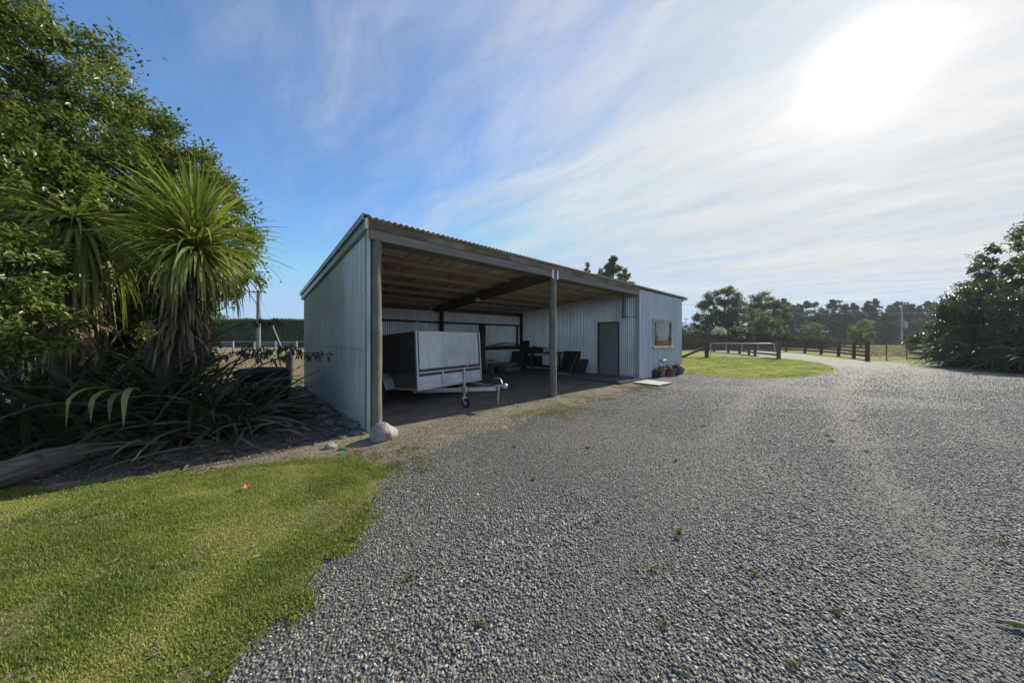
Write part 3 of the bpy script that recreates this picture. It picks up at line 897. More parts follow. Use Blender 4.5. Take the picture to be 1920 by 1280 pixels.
# ------------------------------------------------------------------ trailer
def stained_panel():
    m = bpy.data.materials.new('stained_panel'); nt = NT(m)
    tc = nt.a('ShaderNodeTexCoord').outputs['Object']
    a = noise(nt, tc, 1.3, 6, 0.6)
    col = ramp(nt, a, [(0.35, (0.50, 0.51, 0.52)), (0.65, (0.68, 0.69, 0.70))])
    st_ = noise(nt, mapping(nt, tc, (1, 5, 0.8)), 1.0, 6, 0.7)
    col = mixc(nt, ramp(nt, st_, [(0.5, (0, 0, 0)), (0.72, (0.6, 0.6, 0.6))]), col, (0.30, 0.29, 0.27))
    b_ = noise(nt, tc, 6.0, 4, 0.7)
    col = mixc(nt, ramp(nt, b_, [(0.66, (0, 0, 0)), (0.72, (0.8, 0.8, 0.8))]), col, (0.16, 0.15, 0.14))
    finish(nt, col, 0.45, 0.1, a, 0.25, 0.03)
    return m
M['stained'] = stained_panel()
TY = atan2(-0.57, 0.82)
TM = Vector((-1.42, 7.43, 0))
tfx = Vector((cos(TY), sin(TY), 0))
tilt = radians(3.6)
TB = TM - tfx * 1.3
trl = empty('cage_trailer', (TB.x, TB.y, 0), (0, 0, TY)); tag(trl, 'galvanised box trailer with pale front panel parked inside the open bay', 'trailer')
Tt = Matrix.Rotation(-tilt, 4, 'Y')
def tb(m, x0, x1, y0, y1, z0, z1):   # box in the tilted body frame, origin at axle height zero
    return m.box(x0, x1, y0, y1, z0, z1, Tt)
def T(p): return Tt @ Vector(p)
HW = 1.05
ZB = 0.36
body = tb(MB(), -1.3, 1.28, -HW + 0.02, HW - 0.02, ZB, ZB + 0.035)
tb(body, -1.3, 1.3, -HW, -HW + 0.05, ZB - 0.06, ZB - 0.002)
tb(body, -1.3, 1.3, HW - 0.05, HW, ZB - 0.06, ZB - 0.002)
tb(body, 1.25, 1.3, -HW + 0.051, HW - 0.051, ZB - 0.06, ZB - 0.002)
body.build('tray_floor', M['steel'], trl)
m = MB()
tb(m, 1.285, 1.30, -HW + 0.035, HW - 0.035, ZB + 0.0, ZB + 0.24)
m.build('front_tray_panel', M['stained'], trl)
m = MB()
tb(m, 1.302, 1.33, -HW + 0.03, HW - 0.03, ZB + 0.305, ZB + 0.335)
tb(m, 1.302, 1.33, -HW + 0.03, HW - 0.03, ZB - 0.02, ZB + 0.005)
tb(m, 1.302, 1.318, -HW + 0.03, HW - 0.03, ZB + 0.10, ZB + 0.115)
for y in (-0.36, 0.34):
    tb(m, 1.304, 1.335, y, y + 0.04, ZB + 0.02, ZB + 0.304)
m.build('tray_rail', M['steel'], trl)
tb(MB(), 1.29, 1.305, -HW + 0.075, HW - 0.075, ZB + 0.40, ZB + 1.245).build('front_panel', M['stained'], trl, bevel=0.003)
tb(tb(MB(), 1.26, 1.283, -HW + 0.04, HW - 0.04, ZB + 0.24, ZB + 0.42), 1.26, 1.283, -HW + 0.04, -HW + 0.07, ZB + 0.42, ZB + 1.2).build('shadow_gap_panel', M['panel_dark'], trl)  # dark sheets stand in for the shade in the gaps
for sg in (-1, 1):
    a, b = sorted((sg * HW, sg * (HW - 0.02)))
    tb(MB(), -1.3, 1.27, a, b, ZB + 0.33, ZB + 1.24).build('side_panel', M['panel_dark'], trl)
    tb(MB(), -1.3, 1.27, a, b, ZB, ZB + 0.325).build('tray_side', simple('dull_tray_steel', (0.13, 0.13, 0.13), (0.10, 0.10, 0.10), 4, 0.5, 0.3), trl)
    for x in (1.285, -1.31):
        m = MB(); a2, b2 = sorted((sg * (HW + 0.012), sg * (HW - 0.03)))
        tb(m, x - 0.014, x + 0.03, a2, b2, ZB - 0.05, ZB + 1.25)
        m.build('corner_post', M['steel'], trl)
    for z in (0.42, 1.0):
        m = MB()
        tb(m, 1.316, 1.34, sg * (HW - 0.05) - 0.014, sg * (HW - 0.05) + 0.014, ZB + z, ZB + z + 0.09)
        m.build('latch', M['steel'], trl)
tb(MB(), -1.31, -1.29, -HW + 0.03, HW - 0.03, ZB, ZB + 1.24).build('tailgate', M['panel_dark'], trl)
# wheels and mudguards
def wheel(y, r=0.31, w=0.19):
    mt = Matrix.Translation((0, y, r)) @ Matrix.Rotation(pi / 2, 4, 'X')
    prof = [(r * 0.62, -w / 2), (r * 0.9, -w / 2), (r * 0.98, -w * 0.36), (r, -w * 0.2), (r, w * 0.2), (r * 0.98, w * 0.36), (r * 0.9, w / 2), (r * 0.62, w / 2)]
    wo = MB().lathe([(0.05, -w * 0.2), (r * 0.3, -w * 0.25), (r * 0.6, -w * 0.42), (r * 0.62, -w * 0.5), (r * 0.62, w * 0.5), (r * 0.6, w * 0.42), (r * 0.3, w * 0.25), (0.05, w * 0.2)], 28, mt).build('wheel', M['panel'], trl, True)
    MB().lathe(prof, 28, mt, True).build('tyre', M['rubber'], wo, True)
    MB().lathe([(0.001, -w * 0.34), (0.05, -w * 0.3), (0.055, -w * 0.15), (0.055, w * 0.15), (0.05, w * 0.3), (0.001, w * 0.34)], 14, mt).build('hub', M['wire'], wo, True)
for sg in (-1, 1):
    wheel(sg * (HW + 0.14))
    m = MB()
    y0, y1 = sorted((sg * (HW + 0.02), sg * (HW + 0.27)))
    R = 0.41
    pr = [(x, z) for x, z in [(-0.48, 0.38), (-0.40, 0.56), (-0.24, 0.70), (0.24, 0.70), (0.40, 0.58), (0.50, 0.38)]]
    vs = []; fs = []
    for (x, z) in pr:
        for dz in (0, -0.012):
            for y in (y0, y1):
                vs.append((x, y, z + dz))
    for i in range(len(pr) - 1):
        a = i * 4; b = a + 4
        fs += [(a, a + 1, b + 1, b), (a + 2, b + 2, b + 3, a + 3), (a, b, b + 2, a + 2), (a + 1, a + 3, b + 3, b + 1)]
    fs += [(0, 2, 3, 1), (len(vs) - 4, len(vs) - 3, len(vs) - 1, len(vs) - 2)]
    m.add(vs, fs)
    mg = m.build('mudguard', M['steel'], trl)
    yy = sg * (HW + 0.15)
    MB().box(-0.60, -0.585, yy - 0.06, yy + 0.06, 0.42, 0.5).build('reflector', M['redpot'], mg)
MB().tube([(0, -HW - 0.1, 0.31), (0, HW + 0.1, 0.31)], 0.03, 10).build('axle', M['wire'], trl, True)
# drawbar
C_ = (2.72, 0, ZB - 0.03)
for sg in (-1, 1):
    MB().bar(T((0.9, sg * 0.86, ZB - 0.10)), T((2.66, sg * 0.05, ZB - 0.10)), 0.05, 0.085).build('drawbar', M['steel'], trl, bevel=0.004)
cp = MB().bar(T((2.60, 0, ZB - 0.05)), T((2.84, 0, ZB - 0.05)), 0.09, 0.05)
cp.lathe([(0.045, -0.05), (0.06, -0.02), (0.055, 0.03), (0.03, 0.05)], 14, Tt @ Matrix.Translation((2.87, 0, ZB - 0.04)))
cp.tube([T((2.80, 0, ZB)), T((2.76, 0.0, ZB + 0.10)), T((2.66, 0, ZB + 0.13)), T((2.60, 0, ZB + 0.12))], 0.014, 8)
cp.build('coupling', M['steel'], trl, True)
ch = MB()
p = T((2.72, -0.05, ZB - 0.13))
for i in range(9):
    ax = Matrix.Rotation(pi / 2 * (i % 2), 4, 'Z')
    c = Matrix.Translation((p.x + 0.01 * sin(i), p.y + 0.008 * cos(i * 1.3), p.z - 0.035 * i))
    ring = [c @ ax @ Vector((0.014 * cos(t), 0, 0.024 * sin(t))) for t in [2 * pi * k / 10 for k in range(11)]]
    ch.tube(ring, 0.0045, 5, False)
ch.build('safety_chain', M['steel'], trl, True)
# jockey wheel
jx, jy = 2.05, -0.42
jw = MB().tube([(jx, jy, 0.20), (jx, jy, 0.86)], 0.024, 12).box(jx - 0.06, jx + 0.06, jy - 0.035, jy + 0.035, 0.34, 0.47).tube([(jx, jy, 0.86), (jx, jy, 0.89), (jx + 0.1, jy, 0.90), (jx + 0.1, jy, 0.95)], 0.01, 8).build('jockey_stand', M['steel'], trl, True)
mt = Matrix.Translation((jx + 0.05, jy, 0.105)) @ Matrix.Rotation(pi / 2, 4, 'X')
MB().lathe([(0.05, -0.03), (0.095, -0.032), (0.105, -0.015), (0.105, 0.015), (0.095, 0.032), (0.05, 0.03)], 20, mt, True).build('jockey_tyre', M['rubber'], jw, True)
MB().lathe([(0.001, -0.036), (0.05, -0.032), (0.052, 0.032), (0.001, 0.036)], 16, mt).build('jockey_rim', M['steel'], jw, True)
MB().bar((jx, jy - 0.045, 0.24), (jx + 0.05, jy - 0.045, 0.10), 0.008, 0.03, (0, 1, 0)).bar((jx, jy + 0.045, 0.24), (jx + 0.05, jy + 0.045, 0.10), 0.008, 0.03, (0, 1, 0)).box(jx - 0.02, jx + 0.02, jy - 0.049, jy + 0.049, 0.235, 0.25).build('jockey_fork', M['steel'], jw)

# ------------------------------------------------------------------ things along the partition
def shed_empty(name, s, v, z=0.0, r=0.0):
    return empty(name, SW(s, v, z), (0, 0, pi / 2 - AZ + r))
bench = shed_empty('workbench', 8.95, 4.45); tag(bench, 'dark wooden workbench standing against the corrugated partition', 'workbench')
MB().box(-0.38, 0.36, -1.0, 0.95, 0.86, 0.92).build('bench_top', M['black_board'], bench, bevel=0.005)
for sx in (-0.32, 0.26):
    for sy in (-0.9, 0.82):
        MB().box(sx, sx + 0.07, sy, sy + 0.07, 0.0, 0.86).build('leg', M['black_board'], bench)
MB().box(-0.30, 0.3, -0.88, 0.84, 0.25, 0.29).build('lower_shelf', M['black_board'], bench)
bx = shed_empty('tool_crate', 8.95, 4.7, 0.92); tag(bx, 'dark open crate of clutter on top of the workbench', 'crate')
MB().box(-0.25, 0.25, -0.4, 0.4, 0, 0.03).box(-0.25, -0.23, -0.4, 0.4, 0.03, 0.2).box(0.23, 0.25, -0.4, 0.4, 0.03, 0.2).box(-0.23, 0.23, -0.4, -0.38, 0.03, 0.2).box(-0.23, 0.23, 0.38, 0.4, 0.03, 0.2).build('crate_box', M['panel_dark'], bx)
MB().bar((-0.1, -0.3, 0.1), (0.05, 0.3, 0.27), 0.05, 0.05).bar((0.1, -0.35, 0.15), (0.1, 0.25, 0.22), 0.08, 0.03).build('offcut', M['deck'], bx)
pt = shed_empty('paint_tin', 8.66, 3.95, 0.92); tag(pt, 'small white tin standing on the end of the workbench', 'tin')
MB().lathe([(0.07, 0), (0.07, 0.17), (0.074, 0.175), (0.074, 0.19), (0.05, 0.19)], 16).build('tin_body', M['lampwhite'], pt, True)
MB().tube([(0.072, 0, 0.15), (0.05, 0.03, 0.07), (0, 0.08, 0.05), (-0.05, 0.03, 0.07), (-0.072, 0, 0.15)], 0.003, 5).build('tin_handle', M['wire'], pt)
# boxes under the bench
uc = shed_empty('storage_box', 9.0, 4.9, 0.29); tag(uc, 'black box on the lower shelf of the workbench', 'box')
MB().box(-0.22, 0.22, -0.3, 0.3, 0.0, 0.38).build('box_body', M['black'], uc, bevel=0.01)
MB().box(-0.24, 0.24, -0.32, 0.32, 0.38, 0.42).build('box_lid', M['panel_dark'], uc, bevel=0.008)
def leaning(name, s, v, w, h, foot, th, mat, label, cat, r=0.0, ribs=0):
    o = shed_empty(name, s, v, 0.1 if foot is None else foot, r)
    lean = 0.28
    a = math.asin(lean / h)
    mt = Matrix.Rotation(a, 4, 'Y')
    m = MB().box(-th, 0, -w / 2, w / 2, 0.01, h, mt)
    ob = m.build('panel', mat, o, bevel=0.004)
    for i in range(ribs):
        y = -w / 2 + w * (i + 0.5) / ribs
        MB().box(-th - 0.025, -th - 0.001, y - 0.03, y + 0.03, 0.05, h - 0.05, mt).build('batten', mat, o)
    tag(o, label, cat); return o
leaning('leaning_board', 9.02, 2.88, 0.85, 0.92, None, 0.04, M['black_board'], 'wide dark brown board with battens leaning beside the workbench', 'board', 0.05, 3)
leaning('leaning_board', 9.08, 2.30, 0.40, 0.62, None, 0.03, M['panel_dark'], 'short charcoal board leaning nearest to the grey door', 'board')
leaning('old_door_panel', 8.95, 5.72, 0.55, 1.45, 0.0, 0.05, M['black_board'], 'tall narrow black panel leaning in the back corner', 'panel')
leaning('dark_sheet', 8.5, 5.62, 0.7, 0.95, 0.0, 0.04, M['panel_dark'], 'squat dark sheet leaning in front of the tall black panel', 'panel', 0.4)
def stick(a, b, r, mat, label):
    A = SW(*a); B = SW(*b)
    n = 6; pts = []
    for i in range(n + 1):
        t = i / n; p = A.lerp(B, t)
        pts.append(p - A + Vector((0.012 * sin(t * 9), 0.012 * cos(t * 7), 0)))
    o = MB().tube(pts, [r * (1 - 0.3 * i / n) for i in range(n + 1)], 8).build('stick', mat, None, True)
    o.location = A; tag(o, label, 'stick')
stick((7.95, 4.05, 0.02), (8.60, 4.75, 1.0), 0.022, M['bark_grey'], 'pale thin stick leaning against the front of the workbench')
stick((8.62, 2.55, 0.12), (8.98, 2.42, 0.92), 0.022, M['bark_grey'], 'pale stick leaning on the battened dark board')
stick((8.25, 2.35, 0.115), (8.1, 2.95, 0.115), 0.018, M['pallet'], 'short pale stick lying on the deck below the dark boards')
# concrete blocks / sleepers in back corner
for i, (s, v, L, z, lab) in enumerate(((7.7, 5.55, 1.9, 0.0, 'lower weathered sleeper lying before the back wall'), (7.8, 5.75, 1.7, 0.2, 'upper weathered sleeper on the stack by the back wall'))):
    o = shed_empty('timber_sleeper', s, v, z, 0.03 * i)
    b = MB().box(-L / 2, L / 2, -0.13, 0.13, 0, 0.19).build('timber_sleeper', M['concrete'], None, bevel=0.015)
    b.location = o.location; b.rotation_euler = o.rotation_euler
    bpy.data.objects.remove(o); b.name = 'timber_sleeper'
    tag(b, lab, 'sleeper', 'sleepers stacked by the back wall')
# branch on the shelf rail
br = MB().tube([SW(7.1, 5.94, 1.19), SW(7.5, 5.94, 1.26), SW(8.0, 5.93, 1.33), SW(8.5, 5.94, 1.29), SW(9.05, 5.95, 1.19)], [0.02, 0.022, 0.02, 0.018, 0.012], 7).tube([SW(7.15, 5.92, 1.2), SW(8.1, 5.9, 1.2), SW(9.0, 5.92, 1.22)], 0.014, 6).build('bent_branch', M['bark'], None, True)
tag(br, 'long bent branch resting on the rail of the back wall', 'branch')
# bits hanging by the low post: small stool-like stand seen at px 912..920
st = shed_empty('small_stand', 7.1, 5.85); tag(st, 'small dark metal stand beside the reddish post', 'stand')
MB().box(-0.16, 0.16, -0.12, 0.12, 0.52, 0.55).build('stand_top', M['post_dark'], st)
for sx in (-0.13, 0.13):
    for sy in (-0.09, 0.09):
        MB().tube([(sx, sy, 0), (sx * 0.8, sy * 0.8, 0.52)], 0.01, 6).build('leg', M['wire'], st)
dp = shed_empty('garden_drum', 7.1, 5.2); tag(dp, 'dull brown drum on the floor left of the sleepers', 'drum')
MB().lathe([(0.22, 0), (0.23, 0.02), (0.22, 0.06), (0.22, 0.16), (0.232, 0.18), (0.22, 0.2), (0.22, 0.3), (0.232, 0.32), (0.215, 0.33)], 22).build('drum_body', M['post_dark'], dp, True)
MB().lathe([(0.20, 0.331), (0.20, 0.34), (0.03, 0.345)], 22).build('drum_lid', M['rafter'], dp, True)

# ------------------------------------------------------------------ pots by the room
def weed_tuft(parent, x, y, z, n, L, mat, name='plant', seed=0):
    az = RNG.uniform(0, 2 * pi, n); el = RNG.uniform(0.6, 1.4, n)
    base = np.tile(np.array([[x, y, z]]), (n, 1)) + RNG.normal(size=(n, 3)) * np.array([0.03, 0.03, 0])
    V, Fa, per = straps(base, az, el, L * RNG.uniform(0.6, 1.1, n), np.full(n, 0.018), RNG.uniform(0.5, 1.6, n), 5)
    return strap_obj(name, [(V, Fa, per, RNG.uniform(0, 1, n))], mat, parent)
def pot(x, y, r0, r1, h, mat, label, plant=None, square=False):
    o = empty('plant_pot', (x, y, 0)); tag(o, label, 'pot', 'plant pots along the room wall')
    n = 4 if square else 22
    m = MB().lathe([(r0, 0), (r1 * 0.97, h * 0.86), (r1 * 1.07, h * 0.87), (r1 * 1.08, h), (r1 * 0.95, h), (r1 * 0.92, h * 0.88)], n)
    b = m.build('pot_body', mat, o, not square)
    if square: b.rotation_euler = (0, 0, 0.7)
    MB().lathe([(r1 * 0.90, h * 0.80), (r1 * 0.90, h * 0.885), (r1 * 0.3, h * 0.9)], n).build('soil', M['soil'], o, False)
    if plant == 'grass': weed_tuft(o, 0, 0, h * 0.88, 60, 0.24, M['shrub'])
    if plant == 'leafy':
        leaf_crown('plant', [(0, 0, h + 0.04, r1 * 0.8, r1 * 0.8, 0.08)], 320, 0.08, M['rightleaf'], o, 0.09, 26, 0.0)
    if plant == 'dry':
        weed_tuft(o, 0, 0, h * 0.88, 30, 0.2, M['skirt'])
    return o
def pw(pxx, y):
    d = 570 * CAMH / (y - HORI); return px(pxx, d), d
def pot_at(pxx, yb, *a, **k):
    x, y = pw(pxx, yb); return pot(x, y, *a, **k)
pot_at(1228, 707.5, 0.17, 0.24, 0.28, M['navypot'], 'square navy blue pot at the left end of the pot row', 'dry', True)
pot_at(1240, 706, 0.11, 0.165, 0.36, M['terra'], 'terracotta pot with bright grassy plant', 'grass')
pot_at(1249.5, 704.5, 0.11, 0.15, 0.38, M['redpot'], 'tall dark red glazed pot next to the terracotta one', 'dry')
pot_at(1258, 705, 0.14, 0.16, 0.2, M['greenpot'], 'low olive green glazed pot between red and blue pots', 'leafy')
pot_at(1268, 703, 0.13, 0.2, 0.32, M['bluepot'], 'bright blue glazed pot near the end of the row', 'leafy')
pot_at(1276, 700.5, 0.10, 0.17, 0.24, M['terra'], 'small brown clay bowl last in the pot row by the shed corner', None)
hx, hy = SW(11.2, -0.05).x, SW(11.2, -0.05).y
hp = empty('garden_tap', SW(11.15, -0.06), (0, 0, pi / 2 - AZ)); tag(hp, 'white hose looping from a dark tap above the pots', 'tap')
MB().tube([(0, 0.02, 0.62), (0, -0.10, 0.62), (0, -0.12, 0.56)], 0.022, 8).box(-0.03, 0.03, -0.08, -0.04, 0.64, 0.68).build('tap_body', M['wire'], hp, True)
MB().tube([(0, -0.11, 0.64), (0.15, -0.12, 0.67), (0.32, -0.12, 0.66), (0.45, -0.12, 0.58), (0.52, -0.12, 0.45), (0.54, -0.14, 0.1), (0.56, -0.15, 0.02)], 0.018, 8).build('hose', M['hose'], hp, True)

# ------------------------------------------------------------------ rocks
b1 = rough_stone('boulder', (-1.93, 4.56, 0), (0.45, 0.37, 0.34), M['rock'], 27, 4, 0.22, 0.9); tag(b1, 'large pale boulder at the foot of the corner post', 'boulder')
b2 = rough_stone('stone', (-2.49, 4.18, 0), (0.15, 0.12, 0.10), M['rock'], 5, 3, 0.1); tag(b2, 'small pale rounded stone in front of the shed corner', 'stone')
b3 = rough_stone('stone', (px(541, 5.2), 5.2, 0), (0.14, 0.11, 0.09), M['rock'], 8, 3, 0.1); tag(b3, 'pale bluish stone lying in the shade near the tyres', 'stone')
gp = MB().lathe([(0.05, 0), (0.055, 0.03), (0.04, 0.035)], 9).box(-0.02, 0.09, -0.03, 0.03, 0.004, 0.02).build('plastic_lid', M['plastic_green']); gp.location = (-2.3, 4.12, 0.01); gp.scale = (0.75, 0.6, 0.8); tag(gp, 'crumpled bright green plastic bit beside the small pale stone', 'litter')
for i in range(26):
    v = -0.05 + i * 0.26 + RNG.uniform(-.05, .05)
    for row in range(2):
        if row == 1 and i % 2: continue
        p = SW(-0.14 - 0.22 * row + RNG.uniform(-.04, .04), v)
        sz = RNG.uniform(0.10, 0.24)
        o = rough_stone('stone', (p.x, p.y, 0.0), (sz * 1.35, sz, sz * 0.55), M['stone'], 100 + i * 3 + row, 3, 0.34, RNG.uniform(0, 6))
        tag(o, 'grey stone in the rough row along the foot of the side wall', 'stone', 'stones along the side wall')

# ------------------------------------------------------------------ tyres, fence post, log
tx, ty = -5.35, 6.5
def tyre(z, dx, dy, label):
    R, w = 0.46, 0.215
    prof = [(R * 0.52, 0.02), (R * 0.60, 0.0), (R * 0.86, 0.0), (R * 0.97, 0.025), (R, 0.06), (R, w - 0.06), (R * 0.97, w - 0.025), (R * 0.86, w), (R * 0.60, w), (R * 0.52, w - 0.02)]
    m = MB().lathe(prof, 36, None, True)
    for k in range(36):
        t = 2 * pi * k / 36
        mt = Matrix.Rotation(t, 4, 'Z')
        m.box(R - 0.003, R + 0.012, -0.022, 0.022, 0.05, w - 0.05, mt)
    o = m.build('tyre', M['dirtyrubber'], None, True)
    o.location = (tx + dx, ty + dy, z + 0.012); tag(o, label, 'tyre', 'stack of old tyres')
tyre(0.0, 0.0, 0.0, 'old black tyre at the bottom of the stack')
tyre(0.217, 0.03, 0.02, 'old black tyre second from the bottom of the stack')
tyre(0.434, 0.05, -0.02, 'old black tyre second from the top of the stack')
tyre(0.651, 0.0, 0.02, 'old black tyre on top of the stack')
fp = MB().tube([(0, 0, -0.1), (0, 0, 0.5), (0.01, 0, 1.06), (0.01, 0, 1.1)], [0.135, 0.132, 0.125, 0.10], 14).build('fence_post', M['post'], None, True)
fp.location = (-7.25, 9.95, 0); tag(fp, 'thick weathered round fence post behind the tyres', 'post')
n = 12
lg = MB()
pts = []; rr = []
for i in range(n):
    t = i / (n - 1)
    pts.append((-5.02 - 0.30 * t + 0.03 * sin(t * 7), 2.1 + 2.1 * t, 0.125 + 0.01 * sin(t * 5))); rr.append(0.155 - 0.03 * t + 0.012 * sin(t * 13))
lg.tube(pts, rr, 20)
lo = lg.build('fallen_log', M['log'], None, True); tag(lo, 'grey weathered log lying at the edge of the lawn', 'log')
md = lo.modifiers.new('sub', 'SUBSURF'); md.levels = md.render_levels = 2
tex = bpy.data.textures.new('logtex', 'CLOUDS'); tex.noise_scale = 0.12
md = lo.modifiers.new('disp', 'DISPLACE'); md.texture = tex; md.strength = 0.05

# ------------------------------------------------------------------ left vegetation
big = empty('camellia_tree', (-8.75, 6.6, 0)); tag(big, 'huge dense glossy green camellia tree filling the upper left corner', 'tree')
blobs = [(-1.1, -0.3, 4.4, 2.3, 2.0, 4.3), (0.55, 0.1, 3.7, 1.9, 1.8, 2.9), (1.35, 0.2, 3.75, 1.3, 1.4, 1.75), (-2.6, -1.6, 4.6, 1.9, 1.8, 4.4), (-1.2, -1.2, 5.6, 1.6, 1.2, 2.2), (-0.6, 0.0, 2.4, 2.0, 1.6, 1.8), (0.75, 0.2, 1.3, 1.2, 1.0, 1.3), (1.75, -2.3, 3.75, 0.85, 0.55, 0.75), (0.9, -2.6, 3.4, 0.7, 0.5, 0.9), (-0.4, -1.6, 4.4, 1.6, 1.2, 1.4)]
cr, C = leaf_crown('crown', blobs, 230000, 0.098, M['camellia'], big, 0.27, 1500, 0.72, 0.5, 0.25, 0.5, 0.3, lambda P: ~((P[:, 0] > 1.35 + 0.2 * np.sin(P[:, 1] * 9)) & (P[:, 2] < 2.75 + 0.25 * np.sin(P[:, 0] * 7 + P[:, 1] * 5))))
branches('trunk', (0, 0, 0), C, M['bark'], big, 0.16, (0.1, 0, 1.6), 60, 4, [(0, 0, 0), (-0.5, -0.2, 0), (0.5, 0.2, 0)])
# behind it, low tree seen past the cabbage tree
lt = empty('leafy_shrub', (-9.5, 8.2, 0)); tag(lt, 'loose green shrub behind the spiky cabbage tree', 'shrub')
cr, C = leaf_crown('crown', [(0, 0, 1.6, 0.9, 0.8, 1.2), (1.0, 0.1, 2.1, 0.55, 0.4, 0.4), (0.2, 0, 1.0, 1.0, 0.8, 0.9)], 6500, 0.11, M['camellia'], lt, 0.2, 90, 0.5, 0.5)
branches('trunk', (0, 0, 0), C, M['bark'], lt, 0.05, (0, 0, 0.9), 30, 6)
# near lit shrub at the left edge
ls = empty('leafy_shrub', (-5.5, 3.1, 0)); tag(ls, 'leafy shrub at the left edge, leaf colour lightened as sunlit', 'shrub')
cr, C = leaf_crown('crown', [(0.0, 0, 2.2, 0.62, 0.5, 0.62), (-0.2, 0.2, 1.7, 0.6, 0.5, 0.5), (-0.6, 0.3, 2.5, 0.7, 0.6, 0.6), (0.2, 0.05, 1.75, 0.35, 0.3, 0.3)], 14000, 0.068, M['shrub'], ls, 0.13, 150, 0.6, 0.45, 0.15, 0.5)
branches('trunk', (-0.2, 0.1, 0), C, M['bark'], ls, 0.04, (-0.2, 0.1, 1.2), 40, 8)

def cabbage(x, y, head, label, trunk_pts, skirt=260, L=0.95, n=420, trunk_r=0.1, el_lo=-0.9, skirtz=1.0, el_hi=1.5):
    o = empty('cabbage_tree', (x, y, 0)); tag(o, label, 'cabbage tree')
    H = np.array(head)
    u = RNG.random(n)
    el = el_lo + (el_hi - el_lo) * u ** 0.8
    az = RNG.uniform(0, 2 * pi, n)
    base = H + np.stack([np.cos(az) * 0.05, np.sin(az) * 0.05, -0.18 + 0.25 * u], 1)
    dr = 0.3 + 1.5 * RNG.random(n) ** 1.8 + (1 - u) * 0.7
    az += RNG.normal(0, 0.3, n)
    V, Fa, per = straps(base, az, el, L * RNG.uniform(0.5, 1.2, n), 0.045 * RNG.uniform(0.7, 1.2, n), dr, 8, RNG.normal(0, 0.5, n), 0.12)
    strap_obj('crown', [(V, Fa, per, np.clip(0.15 + 0.6 * RNG.random(n) + (RNG.random(n) < 0.07) * 0.4 + (u < 0.15) * 0.3, 0, 1))], M['cordyline'], o)
    m = MB().tube([Vector(p) for p in trunk_pts] + [Vector(head)], [trunk_r * 1.2] + [trunk_r] * (len(trunk_pts) - 1) + [trunk_r * 0.7], 12)
    m.build('trunk', M['bark'], o, True)
    k = skirt
    t = RNG.random(k) ** 0.8
    pts = np.array([head] + [trunk_pts[-1]] + [trunk_pts[0]])
    hz = H + (np.array(trunk_pts[-1]) - H) * 1.0
    base = H[None, :] * (1 - t[:, None] * skirtz) + np.array(trunk_pts[0])[None, :] * t[:, None] * skirtz + np.array([[0, 0, -0.12]])
    az = RNG.uniform(0, 2 * pi, k)
    base += np.stack([np.cos(az), np.sin(az), np.zeros(k)], 1) * trunk_r
    V, Fa, per = straps(base, az, RNG.uniform(-1.1, -0.2, k), 0.6 * RNG.uniform(0.6, 1.1, k), np.full(k, 0.035), RNG.uniform(1.4, 2.6, k), 7, RNG.normal(0, 1.2, k), 0.25)
    strap_obj('dead_leaf_skirt', [(V, Fa, per, RNG.random(k))], M['skirt'], o)
    return o
cabbage(-5.15, 4.75, (0.27, -0.05, 3.0), 'cabbage tree with a full spiky head standing clear against the sky', [(-0.45, 0.1, 0), (-0.25, 0, 1.1), (0.1, 0, 2.2)], 300, 1.12, 620, 0.10, -1.0, 0.5)
cabbage(-6.3, 4.35, (0.05, 0.0, 3.2), 'drooping yellowish cabbage tree half hidden in camellia leaves', [(-0.25, 0.05, 0), (-0.1, 0, 1.3), (0.05, 0, 2.2)], 300, 1.35, 380, 0.11, -1.35, 0.5, 0.25)

def flax(x, y, n, L, label, az_mid=None, spread=pi, el=(0.35, 1.35), w=0.065, mat=None, droop=(0.7, 2.4), tb=0.4, rad=0.25, name='flax_bush', K=9, extra=None, group=None, lowdead=0):
    o = empty(name, (x, y, 0)); tag(o, label, 'flax', group)
    az = RNG.uniform(0, 2 * pi, n) if az_mid is None else RNG.normal(az_mid, spread, n)
    e = RNG.uniform(el[0], el[1], n)
    b = RNG.normal(size=(n, 3)) * np.array([rad, rad, 0]); b[:, 2] = 0.03
    V, Fa, per = straps(b, az, e, L * RNG.uniform(0.55, 1.1, n), w * RNG.uniform(0.7, 1.2, n), RNG.uniform(droop[0], droop[1], n), K, RNG.normal(0, 0.8, n), 0.2)
    parts = [(V, Fa, per, np.clip(tb + RNG.normal(0, 0.2, n), 0, 0.9))]
    if extra:
        for (bx, by, bz, a, ee, LL, ww, dd, ti) in extra:
            V, Fa, per = straps(np.array([[bx - x, by - y, bz]]), np.array([a]), np.array([ee]), np.array([LL]), np.array([ww]), np.array([dd]), K, np.array([0.2]), 0.15)
            parts.append((V, Fa, per, np.array([ti])))
    strap_obj('leaves', parts, mat or M['flax'], o)
    if lowdead:
        k = lowdead
        az = RNG.uniform(0, 2 * pi, k)
        b = RNG.normal(size=(k, 3)) * np.array([rad * 1.6, rad * 1.6, 0]); b[:, 2] = 0.1 + 0.15 * RNG.random(k)
        V, Fa, per = straps(b, az, RNG.uniform(-0.2, 0.35, k), L * RNG.uniform(0.4, 0.8, k), np.full(k, w * 0.6), RNG.uniform(0.4, 1.0, k), K, RNG.normal(0, 1.5, k), 0.3)
        strap_obj('dead_leaves', [(V, Fa, per, RNG.random(k))], M['skirt_dim'], o)
    return o
M['skirt_dim'] = foliage('dead_flax_blade', (0.07, 0.055, 0.045), (0.24, 0.195, 0.15), 0.85, 0.08)
ex = []  # foreground leaves; their high tint paints the sun they catch
